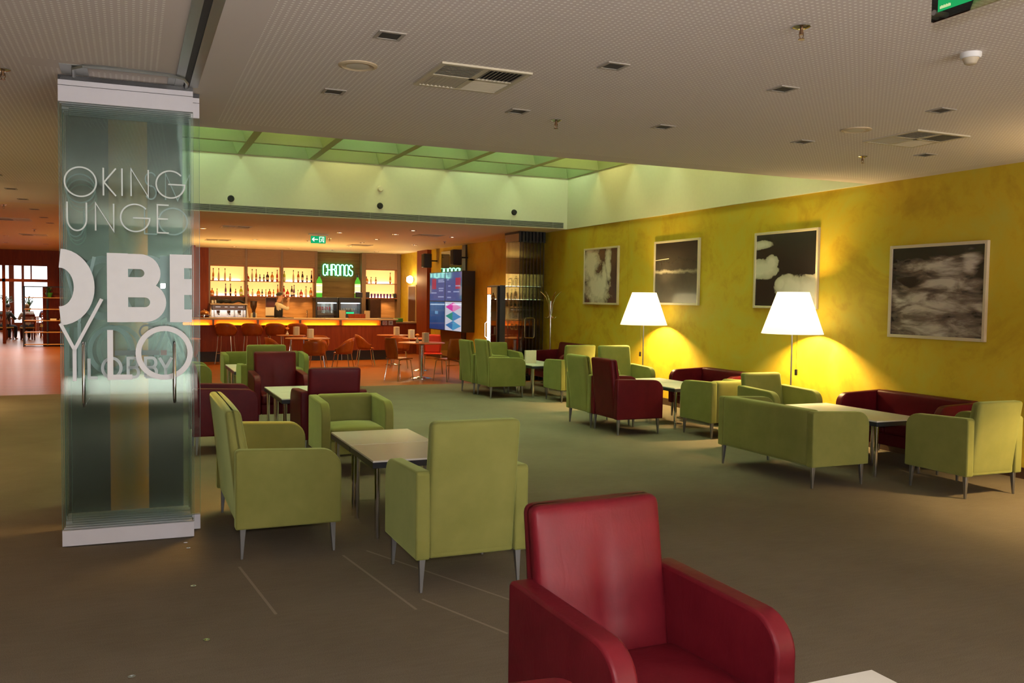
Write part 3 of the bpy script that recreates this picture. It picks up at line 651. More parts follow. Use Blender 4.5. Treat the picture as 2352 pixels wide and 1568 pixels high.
# ------------------------------------------------------------ stack of sliding glass panels with lettering (front left)
GA = math.radians(-1.7)
def G(ch):
    """letter strokes in a unit box (x 0..1, z 0..1); list of (points, closed)"""
    A = arc
    return {
     'O': [(A(.5, .5, .5, 0, 360, 40)[:-1], True)],
     'K': [([(0, 0), (0, 1)], False), ([(1, 1), (0.05, .48), (1, 0)], False)],
     'I': [([(.5, 0), (.5, 1)], False)],
     'N': [([(0, 0), (0, 1), (1, 0), (1, 1)], False)],
     'G': [(A(.5, .5, .5, 42, 360, 36) + [(.42, .5)], False)],
     'U': [([(0, 1)] + A(.5, .42, .5, 180, 360, 18, .42) + [(1, 1)], False)],
     'E': [([(1, 1), (0, 1), (0, 0), (1, 0)], False), ([(0, .5), (.95, .5)], False)],
     'L': [([(0, 1), (0, 0), (1, 0)], False)],
     'B': [([(0, 0), (0, 1)] + A(.6, .75, .36, 90, -90, 12, .25) + [(0, .5)], False), ([(0, .5)] + A(.65, .25, .36, 90, -90, 12, .25) + [(0, 0)], False)],
     'Y': [([(0, 1), (.5, .45), (1, 1)], False), ([(.5, .45), (.5, 0)], False)],
     'S': [(A(.5, .75, .42, 30, 270, 18, .25) + A(.5, .25, .42, 90, -150, 18, .25), False)],
     'M': [([(0, 0), (0, 1), (.5, 0), (1, 1), (1, 0)], False)],
     'C': [(A(.5, .5, .5, 50, 310, 26), False)],
     'A': [([(0, 0), (.5, 1), (1, 0)], False), ([(.2, .4), (.8, .4)], False)],
     'Z': [([(0, 1), (1, 1), (0, 0), (1, 0)], False)],
    }[ch]
def letter(m, ch, x0, x1, z0, z1, w, y, th=0.003):
    x0 += w/2; x1 -= w/2; z0 += w/2; z1 -= w/2
    if ch == 'I': x0 -= w/2; x1 += w/2
    for pts, cl in G(ch): m.ribbon([(x0+(x1-x0)*p[0], z0+(z1-z0)*p[1]) for p in pts], w, y, th, cl)
def glass_panel(k, lab, name='sliding_glass_panel', group='sliding glass panels of the lobby stack'):
    T = thing(name, lab, 'glass panel', (-0.02, 6.53+0.068*k, 0), GA, group)
    w0, w1 = -0.415+0.006*(k % 3), 0.415-0.005*((k*2) % 3)
    if k == 3: w0 += 0.05; w1 += 0.055
    B('glass', PANE, T, (w0, w1, -0.006, 0.006, 0.10, 3.0))
    B('glass_edge', GLEDGE, T, (w0-0.001, w0+0.001, -0.0055, 0.0055, 0.10, 2.95), (w1-0.001, w1+0.001, -0.0055, 0.0055, 0.10, 2.95))
    B('top_rail', PANELGREY, T, (w0, w1, -0.022, 0.022, 2.955, 3.058), (w0, w1, -0.022, 0.022, 3.062, 3.095))
    B('carrier', BLACK, T, (w0, w1, -0.018, 0.018, 3.095, 3.125), (w0+0.02, w1-0.02, -0.01, 0.01, 3.05, 3.07))
    B('bottom_rail', PANELGREY, T, (w0, w1, -0.022, 0.022, 0.006, 0.112), bevel=0.002)
    for q in (() if k == 0 else (w0+0.06, w1-0.06)): MB().cyl((q, -0.026, 0.085), (q, -0.02, 0.085), 0.012).build('rail_screw', CHROME, T, smooth=True)
    return T
GP = []
names = ['frontmost sliding glass panel with the big white lettering']
for k in range(8):
    lab = 'frontmost sliding glass panel with the large white lettering and two pull bars' if k == 0 else ('second sliding glass panel, right behind the frontmost, with small lettering' if k == 1 else ('sliding glass panel of the stack that sticks out to the right of the others' if k == 3 else 'green-tinted sliding glass panel, %s from the front of the stack' % ORD[k]))
    GP.append(glass_panel(k, lab))
x_ = 0.02   # pane-local x = world x + 0.02
m = MB(); yl = -0.0095
for ch, a, b, z0, z1 in [('O', -0.407, -0.208, 2.338, 2.54), ('K', -0.174, -0.088, 2.352, 2.545), ('I', -0.065, -0.045, 2.355, 2.548), ('N', -0.004, 0.113, 2.357, 2.549), ('G', 0.153, 0.345, 2.358, 2.551),
                         ('U', -0.393, -0.268, 2.112, 2.309), ('N', -0.223, -0.103, 2.116, 2.31), ('G', -0.07, 0.121, 2.120, 2.313), ('E', 0.16, 0.242, 2.118, 2.317)]:
    letter(m, ch, a+x_, b+x_, z0, z1, 0.0095, yl)
m.build('thin_lettering', LET3, GP[0])
m = MB()
half = [(p[0], p[1]) for p in arc(-0.415, 1.741, 0.145, 90, -90, 20, 0.19)]
m.ribbon(half, 0.125, yl, 0.003)
bx = -0.152+x_
m.box(bx, bx+0.13, yl, yl+0.003, 1.51, 1.975)
for zl, zh, xr, yo in ((1.562, 1.730, 0.235, 0.0006), (1.765, 1.922, 0.205, 0.0012)):
    rr = (zh-zl)/2; m.ribbon([(bx+0.13, zh)]+arc(bx+xr, (zl+zh)/2, rr, 90, -90, 18)+[(bx+0.13, zl)], 0.102, yl-yo, 0.003)
m.box(0.242+x_, 0.335+x_, yl, yl+0.003, 1.511, 1.978).box(0.335+x_, 0.385+x_, yl, yl+0.003, 1.885, 1.978).box(0.335+x_, 0.385+x_, yl, yl+0.003, 1.70, 1.81).box(0.335+x_, 0.385+x_, yl, yl+0.003, 1.511, 1.60)
m.ribbon([(-0.435+x_, 1.50), (-0.352+x_, 1.325), (-0.185+x_, 1.665)], 0.022, yl, 0.003); m.ribbon([(-0.352+x_, 1.33), (-0.352+x_, 1.115)], 0.024, yl, 0.003)
letter(m, 'L', -0.153+x_, 0.02+x_, 1.118, 1.475, 0.036, yl)
letter(m, 'O', 0.022+x_, 0.390+x_, 1.112, 1.486, 0.036, yl)
m.build('bold_lettering', LET1, GP[0])
m = MB()
for ch, a, b in [('L', -0.278, -0.205), ('O', -0.195, -0.06), ('B', -0.035, 0.05), ('B', 0.075, 0.165), ('Y', 0.165, 0.265)]: letter(m, ch, a+x_, b+x_, 1.119, 1.271, 0.02, yl)
m.build('small_lettering', LET1, GP[1])
m = MB(); letter(m, 'S', 0.10, 0.19, 2.35, 2.54, 0.009, yl); letter(m, 'M', 0.235, 0.40, 2.35, 2.54, 0.009, yl); letter(m, 'O', 0.19, 0.385, 2.112, 2.305, 0.010, yl); letter(m, 'L', 0.10, 0.19, 2.112, 2.305, 0.009, yl)
letter(m, 'O', -0.05, 0.30, 1.50, 1.97, 0.04, yl); letter(m, 'Y', -0.41, -0.20, 1.12, 1.96, 0.022, yl); letter(m, 'B', 0.20, 0.40, 1.5, 1.97, 0.085, yl)
m.build('lettering', LET2, GP[1])
for k, sh in ((2, -0.02), (4, 0.03), (6, -0.04)):
    m = MB(); letter(m, 'O', -0.30+sh, 0.02+sh, 1.52, 1.96, 0.05, yl); letter(m, 'B', 0.06+sh, 0.30+sh, 1.52, 1.96, 0.06, yl); letter(m, 'L', -0.38+sh, -0.25+sh, 1.14, 1.48, 0.03, yl); letter(m, 'O', -0.24+sh, 0.06+sh, 1.14, 1.48, 0.03, yl); letter(m, 'A', 0.14+sh, 0.38+sh, 1.14, 1.49, 0.02, yl)
    letter(m, 'O', -0.39, -0.20, 2.33-0.01*k, 2.53-0.01*k, 0.009, yl); letter(m, 'U', -0.385, -0.27, 2.10-0.01*k, 2.30-0.01*k, 0.009, yl)
    m.build('lettering', m_frost('deep_film_lettering', (0.45, 0.66, 0.64), 0.42) if 'deep_film_lettering' not in bpy.data.materials else bpy.data.materials['deep_film_lettering'], GP[k])
def pull(T, x, y, z0, z1, mat=CHROME):
    MB().tube([(x, y+0.049, z1), (x, y+0.03, z1), (x, y, z1-0.03), (x, y, z0+0.03), (x, y+0.03, z0), (x, y+0.049, z0)], 0.0105, 10).build('pull_bar', mat, T, smooth=True)
pull(GP[0], -0.275, -0.055, 0.95, 1.37); pull(GP[0], 0.29, -0.055, 0.96, 1.37)
B('notice_strip', BLACK, GP[2], (-0.09, 0.20, -0.012, -0.008, 1.275, 1.310)); B('notice_square', flat('dark_red_film', (0.25, 0.01, 0.01), 0.5), GP[2], (0.205, 0.245, -0.0122, -0.008, 1.275, 1.310))
MB().ribbon(arc(0.115, 1.44, 0.045, 0, 360, 24)[:-1], 0.012, -0.011, 0.002, True).build('prohibition_ring', BLACK, GP[2])
o = B('view_blocker', flat('charcoal_blocker', (0.025, 0.03, 0.03), 0.35), None, (-0.45, 0.375, 7.5, 7.95, 0, H)); tag(o, 'added dark pier hidden behind the stacked glass panels', 'view_blocker')  # added unseen dark block, keeps the view through the glass dark
tag(MB().cyl((-0.02, 7.30, 0), (-0.02, 7.30, H), 0.135, n=40).build('column', flat('orange_yellow_column_paint', (1.0, 0.44, 0.03), 0.6), None, smooth=True), 'round orange-yellow column seen through the stacked glass panels', 'column')
for k, (x, y, s) in enumerate([(0.32, 5.39, 1), (0.33, 4.51, 1), (-0.01, 4.19, 1), (0.33, 6.36, .8), (0.34, 6.22, .8)]):
    o = MB().lathe([(0.017*s, 0.0), (0.017*s, 0.003), (0.009*s, 0.0035), (0.002, 0.0015)], (x, y, 0), 18).build('floor_socket', CHROME, None, smooth=True)
    tag(o, ['small steel floor socket right of the panels, third from the bottom edge', 'small steel floor socket on the carpet, second from the bottom edge', 'small steel floor socket at the bottom edge of view, left', 'small steel floor socket just in front of the stack, farther of the close pair', 'small steel floor socket just in front of the stack, nearer of the close pair'][k], 'floor socket')

# near exit sign, seen edge-on from its left face, high on the right
X0 = 2.70
es = thing('exit_sign', 'large green exit sign plate hanging at the top right corner of view', 'exit sign', (X0, 2.20, 2.735))
B('glass_plate', m_glass('sign_glass', (0.80, 0.80, 0.62), 1.0), es, (-0.006, 0.006, -0.32, 0.205, 0, 0.26))
B('sign_face', emit('green_sign', (0.02, 0.42, 0.12), 0.9), es, (-0.009, -0.0065, -0.29, 0.175, 0.028, 0.24))
B('hanger', BLACK, es, (-0.01, 0.01, 0.17, 0.185, 0.26, 0.37), (-0.01, 0.01, -0.285, -0.27, 0.26, 0.37))
for q in (0.19, -0.30): MB().cyl((-0.012, q, 0.03), (0.012, q, 0.03), 0.010).build('fixing', ALU, es, smooth=True)
PALE = emit('pale_sign_print', (0.75, 0.95, 0.45), 0.8)
m = MB()
for k in range(9): m.box(-0.0105, -0.009, 0.165-0.0052*k-0.0036, 0.165-0.0052*k, 0.036, 0.045 + 0.002*(k % 2))
m.build('maker_print', PALE, es)
MB().prism([(-0.05, 0.16), (0.07, 0.16), (0.07, 0.19), (0.12, 0.13), (0.07, 0.07), (0.07, 0.10), (-0.05, 0.10)], 'x', -0.0105, -0.009).build('arrow', PALE, es)

# ------------------------------------------------------------ folded glass doors at the edge of the bar
def fd_panel(k, lab):
    x = 7.44+0.079*k
    T = thing('folding_glass_door', lab, 'glass door', (x, 16.86, 0), 0, 'folded glass doors by the bar')
    B('glass', m_glass('smoked_green_glass', (0.975, 0.98, 0.965), 0.75) if 'smoked_green_glass' not in bpy.data.materials else bpy.data.materials['smoked_green_glass'], T, (-0.006, 0.006, 0, 0.74, 0.08, 2.97))
    B('edge_seal', BLACK, T, (-0.007, 0.007, -0.004, 0.0, 0.08, 2.97))
    B('top_rail', BEIGEW if k == 0 else BLACK, T, (-0.025, 0.025, 0, 0.74, 2.93, 3.08))
    B('carrier', BLACK, T, (-0.028, 0.028, -0.01, 0.75, 3.08, 3.125), (-0.028, 0.028, -0.012, -0.002, 2.90, 3.09))
    B('bottom_rail', BLACK, T, (-0.02, 0.02, 0, 0.74, 0.004, 0.09))
    return T
FD = [fd_panel(k, 'leftmost folded glass door with the beige top rail and faint lettering' if k == 0 else ('folded glass door with the looped chrome handle' if k == 3 else 'dark-edged folded glass door, %s from the left in the stack by the yellow wall' % ORD[k])) for k in range(8)]
hp = [(p[0]*1.0, p[1]) for p in arc(0.07, 0.06, 0.04, -90, 0, 5)+arc(0.07, 0.40, 0.04, 0, 90, 5)+arc(-0.07, 0.40, 0.04, 90, 180, 5)+arc(-0.07, 0.06, 0.04, 180, 270, 5)]
MB().tube([(p[0], -0.02, 0.88+p[1]) for p in hp], 0.011, 8, True).build('pull_handle', CHROME, FD[3], smooth=True)
m = MB()
def letter_x(m, ch, a, b, z0, z1, w):
    mm = MB(); letter(mm, ch, a, b, z0, z1, w, 0, 0.003); m.add([(-0.009+v[1], v[0], v[2]) for v in mm.v], mm.f)
for ch, a, b, z0, z1, w in [('O', 0.06, 0.30, 1.96, 2.16, 0.012), ('G', 0.36, 0.60, 1.96, 2.16, 0.012), ('O', 0.05, 0.33, 1.36, 1.88, 0.07), ('V' if 0 else 'Y', 0.36, 0.68, 1.36, 1.88, 0.07), ('B', 0.05, 0.22, 1.06, 1.28, 0.03), ('B', 0.27, 0.44, 1.06, 1.28, 0.03), ('Y', 0.48, 0.68, 1.06, 1.28, 0.03)]: letter_x(m, ch, a, b, z0, z1, w)
m.build('lettering', m_frost('amber_film_lettering', (0.45, 0.38, 0.22), 0.45), FD[0])

# coat stand
cs = thing('coat_stand', 'chrome coat stand with four curved hooks beside the folded glass doors', 'coat stand', (7.83, 16.15, 0))
MB().lathe([(0.19, 0), (0.19, 0.015), (0.03, 0.03)], n=32).build('base', CHROME, cs, smooth=True)
MB().cyl((0, 0, 0.02), (0, 0, 1.68), 0.014).cyl((0, 0, 1.18), (0, 0, 1.22), 0.02).build('pole', CHROME, cs, smooth=True)
for a in (0, PI/2, PI, 3*PI/2):
    ca, sa = math.cos(a), math.sin(a)
    P = [(0.02, 1.42), (0.05, 1.62), (0.11, 1.76), (0.19, 1.84), (0.24, 1.87)]; Q = [(0.02, 1.42), (0.04, 1.36), (0.09, 1.33), (0.13, 1.36)]
    MB().tube([(r*ca, r*sa, z) for r, z in P], 0.008, 8).tube([(r*ca, r*sa, z) for r, z in Q], 0.006, 8).build('hook', CHROME, cs, smooth=True)

# ------------------------------------------------------------ drinks fridge behind the doors
fr = thing('drinks_fridge', 'tall glass-fronted drinks fridge with a glowing white light strip behind the folded doors', 'fridge', (7.50, 18.20, 0))
B('cabinet', flat('grey_fridge_steel', (0.22, 0.22, 0.23), 0.35, 0.6), fr, (0.06, 0.58, 0, 0.03, 0.08, 2.02), (0.06, 0.58, 0.60, 0.63, 0.08, 2.02), (0.56, 0.58, 0.03, 0.60, 0.08, 2.02), (0.06, 0.56, 0.03, 0.60, 0.08, 0.14), (0.06, 0.56, 0.03, 0.60, 1.96, 2.02))
B('light_panel', emit('fridge_light', (1.0, 0.93, 0.86), 9), fr, (0.0, 0.012, 0.46, 0.60, 0.30, 1.80))
B('header', emit('fridge_header', (1.0, 0.25, 0.05), 1.5), fr, (-0.001, 0.010, 0.42, 0.61, 1.82, 1.97))
B('door_frame', BLACK, fr, (0.0, 0.055, 0, 0.06, 0.10, 2.0), (0.0, 0.055, 0.61, 0.63, 0.10, 2.0), (0.0, 0.055, 0.06, 0.61, 1.97, 2.0), (0.0, 0.055, 0.06, 0.61, 0.10, 0.16))
B('door_glass', CLEAR, fr, (0.015, 0.022, 0.06, 0.61, 0.16, 1.97))
MB().tube([(-0.01, 0.58, 0.8), (-0.06, 0.6, 0.85), (-0.06, 0.6, 1.15), (-0.01, 0.58, 1.2)], 0.012, 8).build('door_handle', CHROME, fr, smooth=True)
for z in (0.5, 0.85, 1.2, 1.55): B('shelf', ALU, fr, (0.10, 0.55, 0.04, 0.59, z, z+0.012))

# ------------------------------------------------------------ bar room shell
struct('wall_bar', TRAV, (1.69, XW, 28.30, 28.40, 0, H))
struct('wall_bar_side', REDWOOD, (1.60, 1.69, 26.9, 33.6, 0, H))
struct('trim_1', REDWOOD, (1.69, 2.13, 27.98, 28.30, 0, H))
struct('trim_2', REDWOOD, (7.97, XW, 24.8, 25.8, 0, H))
d1 = struct('door_1', m_wood('dark_door', (0.04, 0.010, 0.006), (0.07, 0.018, 0.01), 0.3, (6, 6, 0.5)), (XW-0.03, XW, 26.25, 27.0, 0, 2.06))
B('door_frame', BEIGEW, d1, (XW-0.035, XW, 27.0, 27.06, 0, 2.12), (XW-0.035, XW, 26.19, 26.25, 0, 2.12), (XW-0.035, XW, 26.25, 27.0, 2.06, 2.12))
MB().tube([(XW-0.03, 26.34, 0.98), (XW-0.08, 26.34, 0.98), (XW-0.08, 26.46, 0.98)], 0.009, 8).build('door_handle', CHROME, d1, smooth=True)
gl = thing('wall_lamp', 'small round white wall light glowing beside the bar', 'wall light', (XW, 26.55, 2.28))
MB().lathe([(0.07, 0), (0.075, 0.04)], n=20).xf(Matrix.Rotation(-PI/2, 4, 'Y')).build('base', ALU, gl, smooth=True)
MB().lathe([(0.07, 0.04), (0.115, 0.08), (0.12, 0.14), (0.08, 0.21), (0.01, 0.225)], n=24).xf(Matrix.Rotation(-PI/2, 4, 'Y')).build('globe', emit('wall_lamp_globe', (1.0, 0.88, 0.68), 22), gl, smooth=True)
light('wall_lamp_light', 'POINT', (XW-0.30, 26.55, 2.28), 20, (1.0, 0.62, 0.22), 0.1)
# shelf units with roller shutters
n = NT('backlit_shelf_panel'); BACKL = n.pbr((0.9, 0.7, 0.4), 0.6, Emission_Color=(1.0, 0.56, 0.16), Emission_Strength=1.1)
TUBE = emit('shelf_light_tube', (1.0, 0.80, 0.50), 38)
AMBER = flat('amber_shelf_board', (0.26, 0.07, 0.015), 0.5)
POST = flat('brown_bronze_post', (0.20, 0.12, 0.06), 0.4)
def shelf_unit(x0, x1, z_top, lab):
    T = thing('back_bar_shelf', lab, 'bar shelf', ((x0+x1)/2, 28.0, 0), 0, 'backlit bottle shelves'); h = (x1-x0)/2; zt = z_top
    B('backlight', BACKL, T, (-h+0.01, h-0.01, 0.27, 0.285, 1.72, zt-0.005))
    for q in (1.70, 2.16): B('light_tube', TUBE, T, (-h+0.12, h-0.12, 0.235, 0.250, q+0.001, q+0.012))
    B('shelf_board', AMBER, T, (-h, h, 0, 0.285, 1.665, 1.70)); B('shelf_board', AMBER, T, (-h, h, 0, 0.27, 2.135, 2.16)); B('shelf_board', AMBER, T, (-h, h, 0, 0.285, zt, zt+0.02))
    B('side_panel', AMBER, T, (-h, -h+0.012, 0, 0.27, 1.70, zt)); B('side_panel', AMBER, T, (h-0.012, h, 0, 0.27, 1.70, zt))
    m = MB(); k = 0; z = zt+0.02
    while z < 3.10:
        m.prism([(0.0, z), (-0.010, z+0.006), (-0.010, z+0.020), (0.0, z+0.026), (0.012, z+0.026), (0.012, z)], 'x', -h, h); z += 0.028
    m.build('roller_shutter', SHUT, T)
    return T
units = [(2.17, 3.19), (3.25, 4.26), (4.32, 5.30), (6.93, 7.98)]
for k, (a, b) in enumerate(units): shelf_unit(a, b, 2.60, 'backlit glowing bottle shelf with a roller shutter, %s of four' % ['leftmost', 'second', 'third', 'rightmost'][k])
for k, (a, b) in enumerate([(2.13, 2.17), (3.19, 3.25), (4.26, 4.32), (5.30, 5.38), (6.80, 6.93), (7.98, 8.09)]):
    tag(B('bar_post', POST, None, (a, b, 27.97, 28.295, 0.92, H)), 'upright brown post between the back bar shelves, %s from left' % ['first', 'second', 'third', 'fourth', 'fifth', 'sixth'][k], 'post', 'posts of the back bar')
o = B('splashback', LIGHTWOOD, None, (2.17, 5.30, 28.27, 28.298, 0.92, 1.66)); tag(o, 'light wood splashback panel behind the coffee machine', 'wall panel')
o = B('splashback', LIGHTWOOD, None, (6.93, 7.98, 28.27, 28.298, 0.92, 1.66)); tag(o, 'light wood splashback panel right of the glass cabinets', 'wall panel')
for (x, e) in [(2.45, 7), (2.95, 7), (3.5, 7), (4.0, 7), (4.6, 7), (5.1, 7), (7.1, 7), (7.65, 9)]:
    light('shelf_spot', 'SPOT', (x, 28.05, 1.64), e, (1.0, 0.58, 0.22), 0.02, (0.25, 0, 0), 1.9, 0.8)
bc = thing('back_counter', 'back counter along the bar wall carrying the machines', 'counter', (0, 0, 0))
B('worktop', BEIGEW, bc, (2.13, 8.08, 27.3, 28.27, 0.88, 0.92)); B('cabinet', REDWOOD, bc, (2.13, 8.08, 27.4, 28.27, 0, 0.88))

# ------------------------------------------------------------ bottles
BG = {}
def bglass(name, col):
    if name not in BG: BG[name] = flat(name, col, 0.12, Coat_Weight=0.5)
    return BG[name]
BCOL = {'amber': (0.42, 0.10, 0.012), 'dark': (0.035, 0.008, 0.03), 'red': (0.45, 0.02, 0.01), 'green': (0.02, 0.06, 0.01), 'lime': (0.45, 0.50, 0.03), 'pale': (0.75, 0.62, 0.40), 'purple': (0.12, 0.03, 0.14), 'orange': (0.62, 0.20, 0.02)}
BSH = {'tall': [(0.030, 0), (0.032, 0.01), (0.030, 0.15), (0.026, 0.20), (0.012, 0.25), (0.010, 0.35), (0.012, 0.355)],
       'wine': [(0.037, 0), (0.038, 0.01), (0.038, 0.19), (0.020, 0.245), (0.013, 0.26), (0.013, 0.32)],
       'squat': [(0.055, 0), (0.060, 0.02), (0.062, 0.09), (0.045, 0.14), (0.016, 0.165), (0.014, 0.21)],
       'flask': [(0.042, 0), (0.045, 0.01), (0.050, 0.16), (0.030, 0.20), (0.013, 0.22), (0.013, 0.28)],
       'small': [(0.028, 0), (0.030, 0.01), (0.030, 0.11), (0.013, 0.15), (0.011, 0.20)]}
bproto = {}
def bottle(shape, colr, x, z, lab, y=28.12, s=1.0):
    key = (shape, colr)
    if key not in bproto:
        T = thing('bottle', lab, 'bottle', (x, y, z), 0, 'bottles on the backlit shelves')
        pr = BSH[shape]; MB().lathe(pr, n=14).build('glass_body', bglass(colr+'_bottle_glass', BCOL[colr]), T, smooth=True)
        r = pr[-1][0]+0.003; zt = pr[-1][1]; MB().lathe([(r, zt-0.03), (r, zt+0.012)], n=12).build('cap', bglass('dark_cap', (0.03, 0.02, 0.02)), T, smooth=True)
        rb = pr[2][0]+0.0012; zb = pr[2][1]; MB().lathe([(rb, zb*0.3), (rb, zb*0.75)], n=14, caps=False).build('label', bglass('bottle_label', (0.70, 0.60, 0.42)), T, smooth=True)
        bproto[key] = T
    else: T = dup(bproto[key], (x, y, z), 0, lab)
    T.scale = (s, s, s); return T
U = 0.01023; XA = 2.170     # shelf row positions
TOPZ, LOWZ = 2.16, 1.70
rows = [('top shelf of the leftmost unit', TOPZ, [(2.27, 'tall', 'orange'), (2.43, 'tall', 'pale'), (2.61, 'tall', 'pale'), (2.76, 'small', 'pale')]),
        ('top shelf of the second unit', TOPZ, [(3.27, 'squat', 'red'), (3.41, 'tall', 'pale'), (3.53, 'tall', 'amber'), (3.64, 'small', 'purple'), (3.76, 'small', 'dark'), (3.87, 'flask', 'dark'), (4.01, 'flask', 'orange'), (4.16, 'tall', 'red')]),
        ('top shelf of the third unit', TOPZ, [(4.38, 'wine', 'lime'), (4.66, 'tall', 'pale'), (4.81, 'wine', 'amber'), (4.94, 'wine', 'dark'), (5.08, 'small', 'purple'), (5.22, 'tall', 'dark')]),
        ('top shelf of the rightmost unit', TOPZ, [(6.99, 'squat', 'orange'), (7.14, 'small', 'pale'), (7.30, 'small', 'amber'), (7.78, 'tall', 'orange')]),
        ('lower shelf of the leftmost unit', LOWZ, [(2.24, 'squat', 'orange'), (2.38, 'small', 'pale'), (2.63, 'tall', 'purple'), (2.77, 'tall', 'dark'), (2.92, 'small', 'amber'), (3.08, 'flask', 'lime')]),
        ('lower shelf of the second unit', LOWZ, [(3.28, 'wine', 'red'), (3.42, 'small', 'pale'), (3.60, 'squat', 'orange'), (3.71, 'small', 'dark'), (3.82, 'small', 'pale'), (3.93, 'squat', 'amber'), (4.05, 'small', 'orange'), (4.18, 'tall', 'amber')]),
        ('lower shelf of the third unit', LOWZ, [(4.37, 'wine', 'red'), (4.48, 'squat', 'red'), (4.61, 'wine', 'dark'), (4.68, 'tall', 'purple'), (4.80, 'small', 'pale'), (4.90, 'squat', 'red'), (5.05, 'wine', 'pale'), (5.20, 'flask', 'orange')])]
CN = {'amber': 'amber', 'dark': 'dark', 'red': 'red', 'green': 'green', 'lime': 'yellow-green', 'pale': 'pale', 'purple': 'purple', 'orange': 'orange'}
SN = {'tall': 'tall slim', 'wine': 'wine-shaped', 'squat': 'squat round', 'flask': 'broad-shouldered', 'small': 'small'}
for place, z, row in rows:
    seen = {}
    for i, (x, sh, c) in enumerate(row):
        pos = 'leftmost' if i == 0 else ('rightmost' if i == len(row)-1 else ['', 'second', 'third', 'fourth', 'fifth', 'sixth', 'seventh'][i]+' from left')
        bottle(sh, c, x, z, '%s %s bottle, %s on the %s' % (SN[sh], CN[c], pos, place))
for k in range(7):   # purple tumblers along the lower right shelf
    o = MB().lathe([(0.030, 0), (0.038, 0.13)], (7.16+k*0.105, 28.12, 1.70), 12).build('storage_cup', bglass('purple_cup', (0.16, 0.05, 0.30)), None, smooth=True)
    tag(o, 'purple cup on the lower right bar shelf, %s from the left' % ORD[k], 'cup', 'row of purple cups on the lower right bar shelf')
o = B('shelf_speaker', BLACK, None, (6.95, 7.08, 28.05, 28.2, 1.70, 1.88)); tag(o, 'small black speaker box at the left end of the lower right bar shelf', 'speaker')
o = B('shelf_speaker', BLACK, None, (7.87, 7.96, 28.05, 28.2, 1.70, 1.84)); tag(o, 'small black box at the right end of the lower right bar shelf', 'speaker')

# ------------------------------------------------------------ the green neon sign
NEON = emit('green_neon', (0.03, 1.0, 0.40), 2.6); NEONC = emit('neon_core', (0.55, 1.0, 0.80), 8.0)
sg = thing('neon_sign', 'glowing green CHRONOS sign on the bar wall', 'sign', (5.60, 28.22, 2.37))
def tallO(w): return [(p[0], p[1]) for p in arc(.5, .82, .5, 0, 180, 10, .18)+arc(.5, .18, .5, 180, 360, 10, .18)]
SGL = {'C': [(arc(.5, .82, .5, 0, 180, 10, .18)+arc(.5, .18, .5, 180, 360, 10, .18), False)], 'H': [([(0, 0), (0, 1)], False), ([(1, 0), (1, 1)], False), ([(0, .5), (1, .5)], False)],
       'R': [([(0, 0), (0, 1)]+arc(.5, .78, .5, 90, -90, 10, .22)+[(0, .56)], False), ([(.55, .56), (1, .38), (1, 0)], False)], 'O': [(tallO(1), True)],
       'N': [([(0, 0)]+arc(.5, .82, .5, 180, 0, 10, .18)+[(1, 0)], False)], 'S': [(arc(.5, .78, .5, 0, 180, 10, .2)+[(0.02, .62), (.98, .40)]+arc(.5, .2, .5, 0, -180, 10, .2), False)]}
SGL['C'][0] = ([(1, .70)]+SGL['C'][0][0][:]+[(1, .30)], False)
wl = 0.105; stp = 0.139
for k, ch in enumerate('CHRONOS'):
    m = MB(); mc = MB(); x0 = k*stp+0.015
    for pts, cl in SGL[ch]:
        pp = [(x0+p[0]*wl, 0.02+p[1]*0.35) for p in pts]; m.ribbon(pp, 0.035, 0.0, 0.03, cl); mc.ribbon(pp, 0.017, -0.004, 0.006, cl)
    o = m.build('neon_letter', NEON, sg); mc.build('tube_core', NEONC, o)
# green illuminated bottle displays on top of the cabinets
gm = emit('green_display', (0.12, 0.55, 0.04), 1.0); gy = emit('yellow_display_label', (1.0, 0.92, 0.35), 1.5); gr_ = emit('purple_display_band', (0.75, 0.55, 0.85), 1.6)
bd = thing('bottle_display', 'oversized illuminated green bottle left of the neon sign', 'bottle display', (5.37, 27.62, 1.69), 0, 'oversized green bottle displays')
MB().lathe([(0.083, 0), (0.088, 0.02), (0.088, 0.46), (0.078, 0.52), (0.050, 0.575), (0.034, 0.60), (0.033, 0.64)], n=24).build('body', gm, bd, smooth=True)
MB().lathe([(0.037, 0.64), (0.037, 0.72)], n=20).build('cap', BLACK, bd, smooth=True)
MB().lathe([(0.090, 0.13), (0.090, 0.43)], n=24, caps=False).build('label', gy, bd, smooth=True)
MB().lathe([(0.092, 0.355), (0.092, 0.375)], n=24, caps=False).lathe([(0.092, 0.165), (0.092, 0.185)], n=24, caps=False).build('label_band', gr_, bd, smooth=True)
dup(bd, (6.58, 27.62, 1.69), 0, 'oversized illuminated green bottle right of the neon sign')

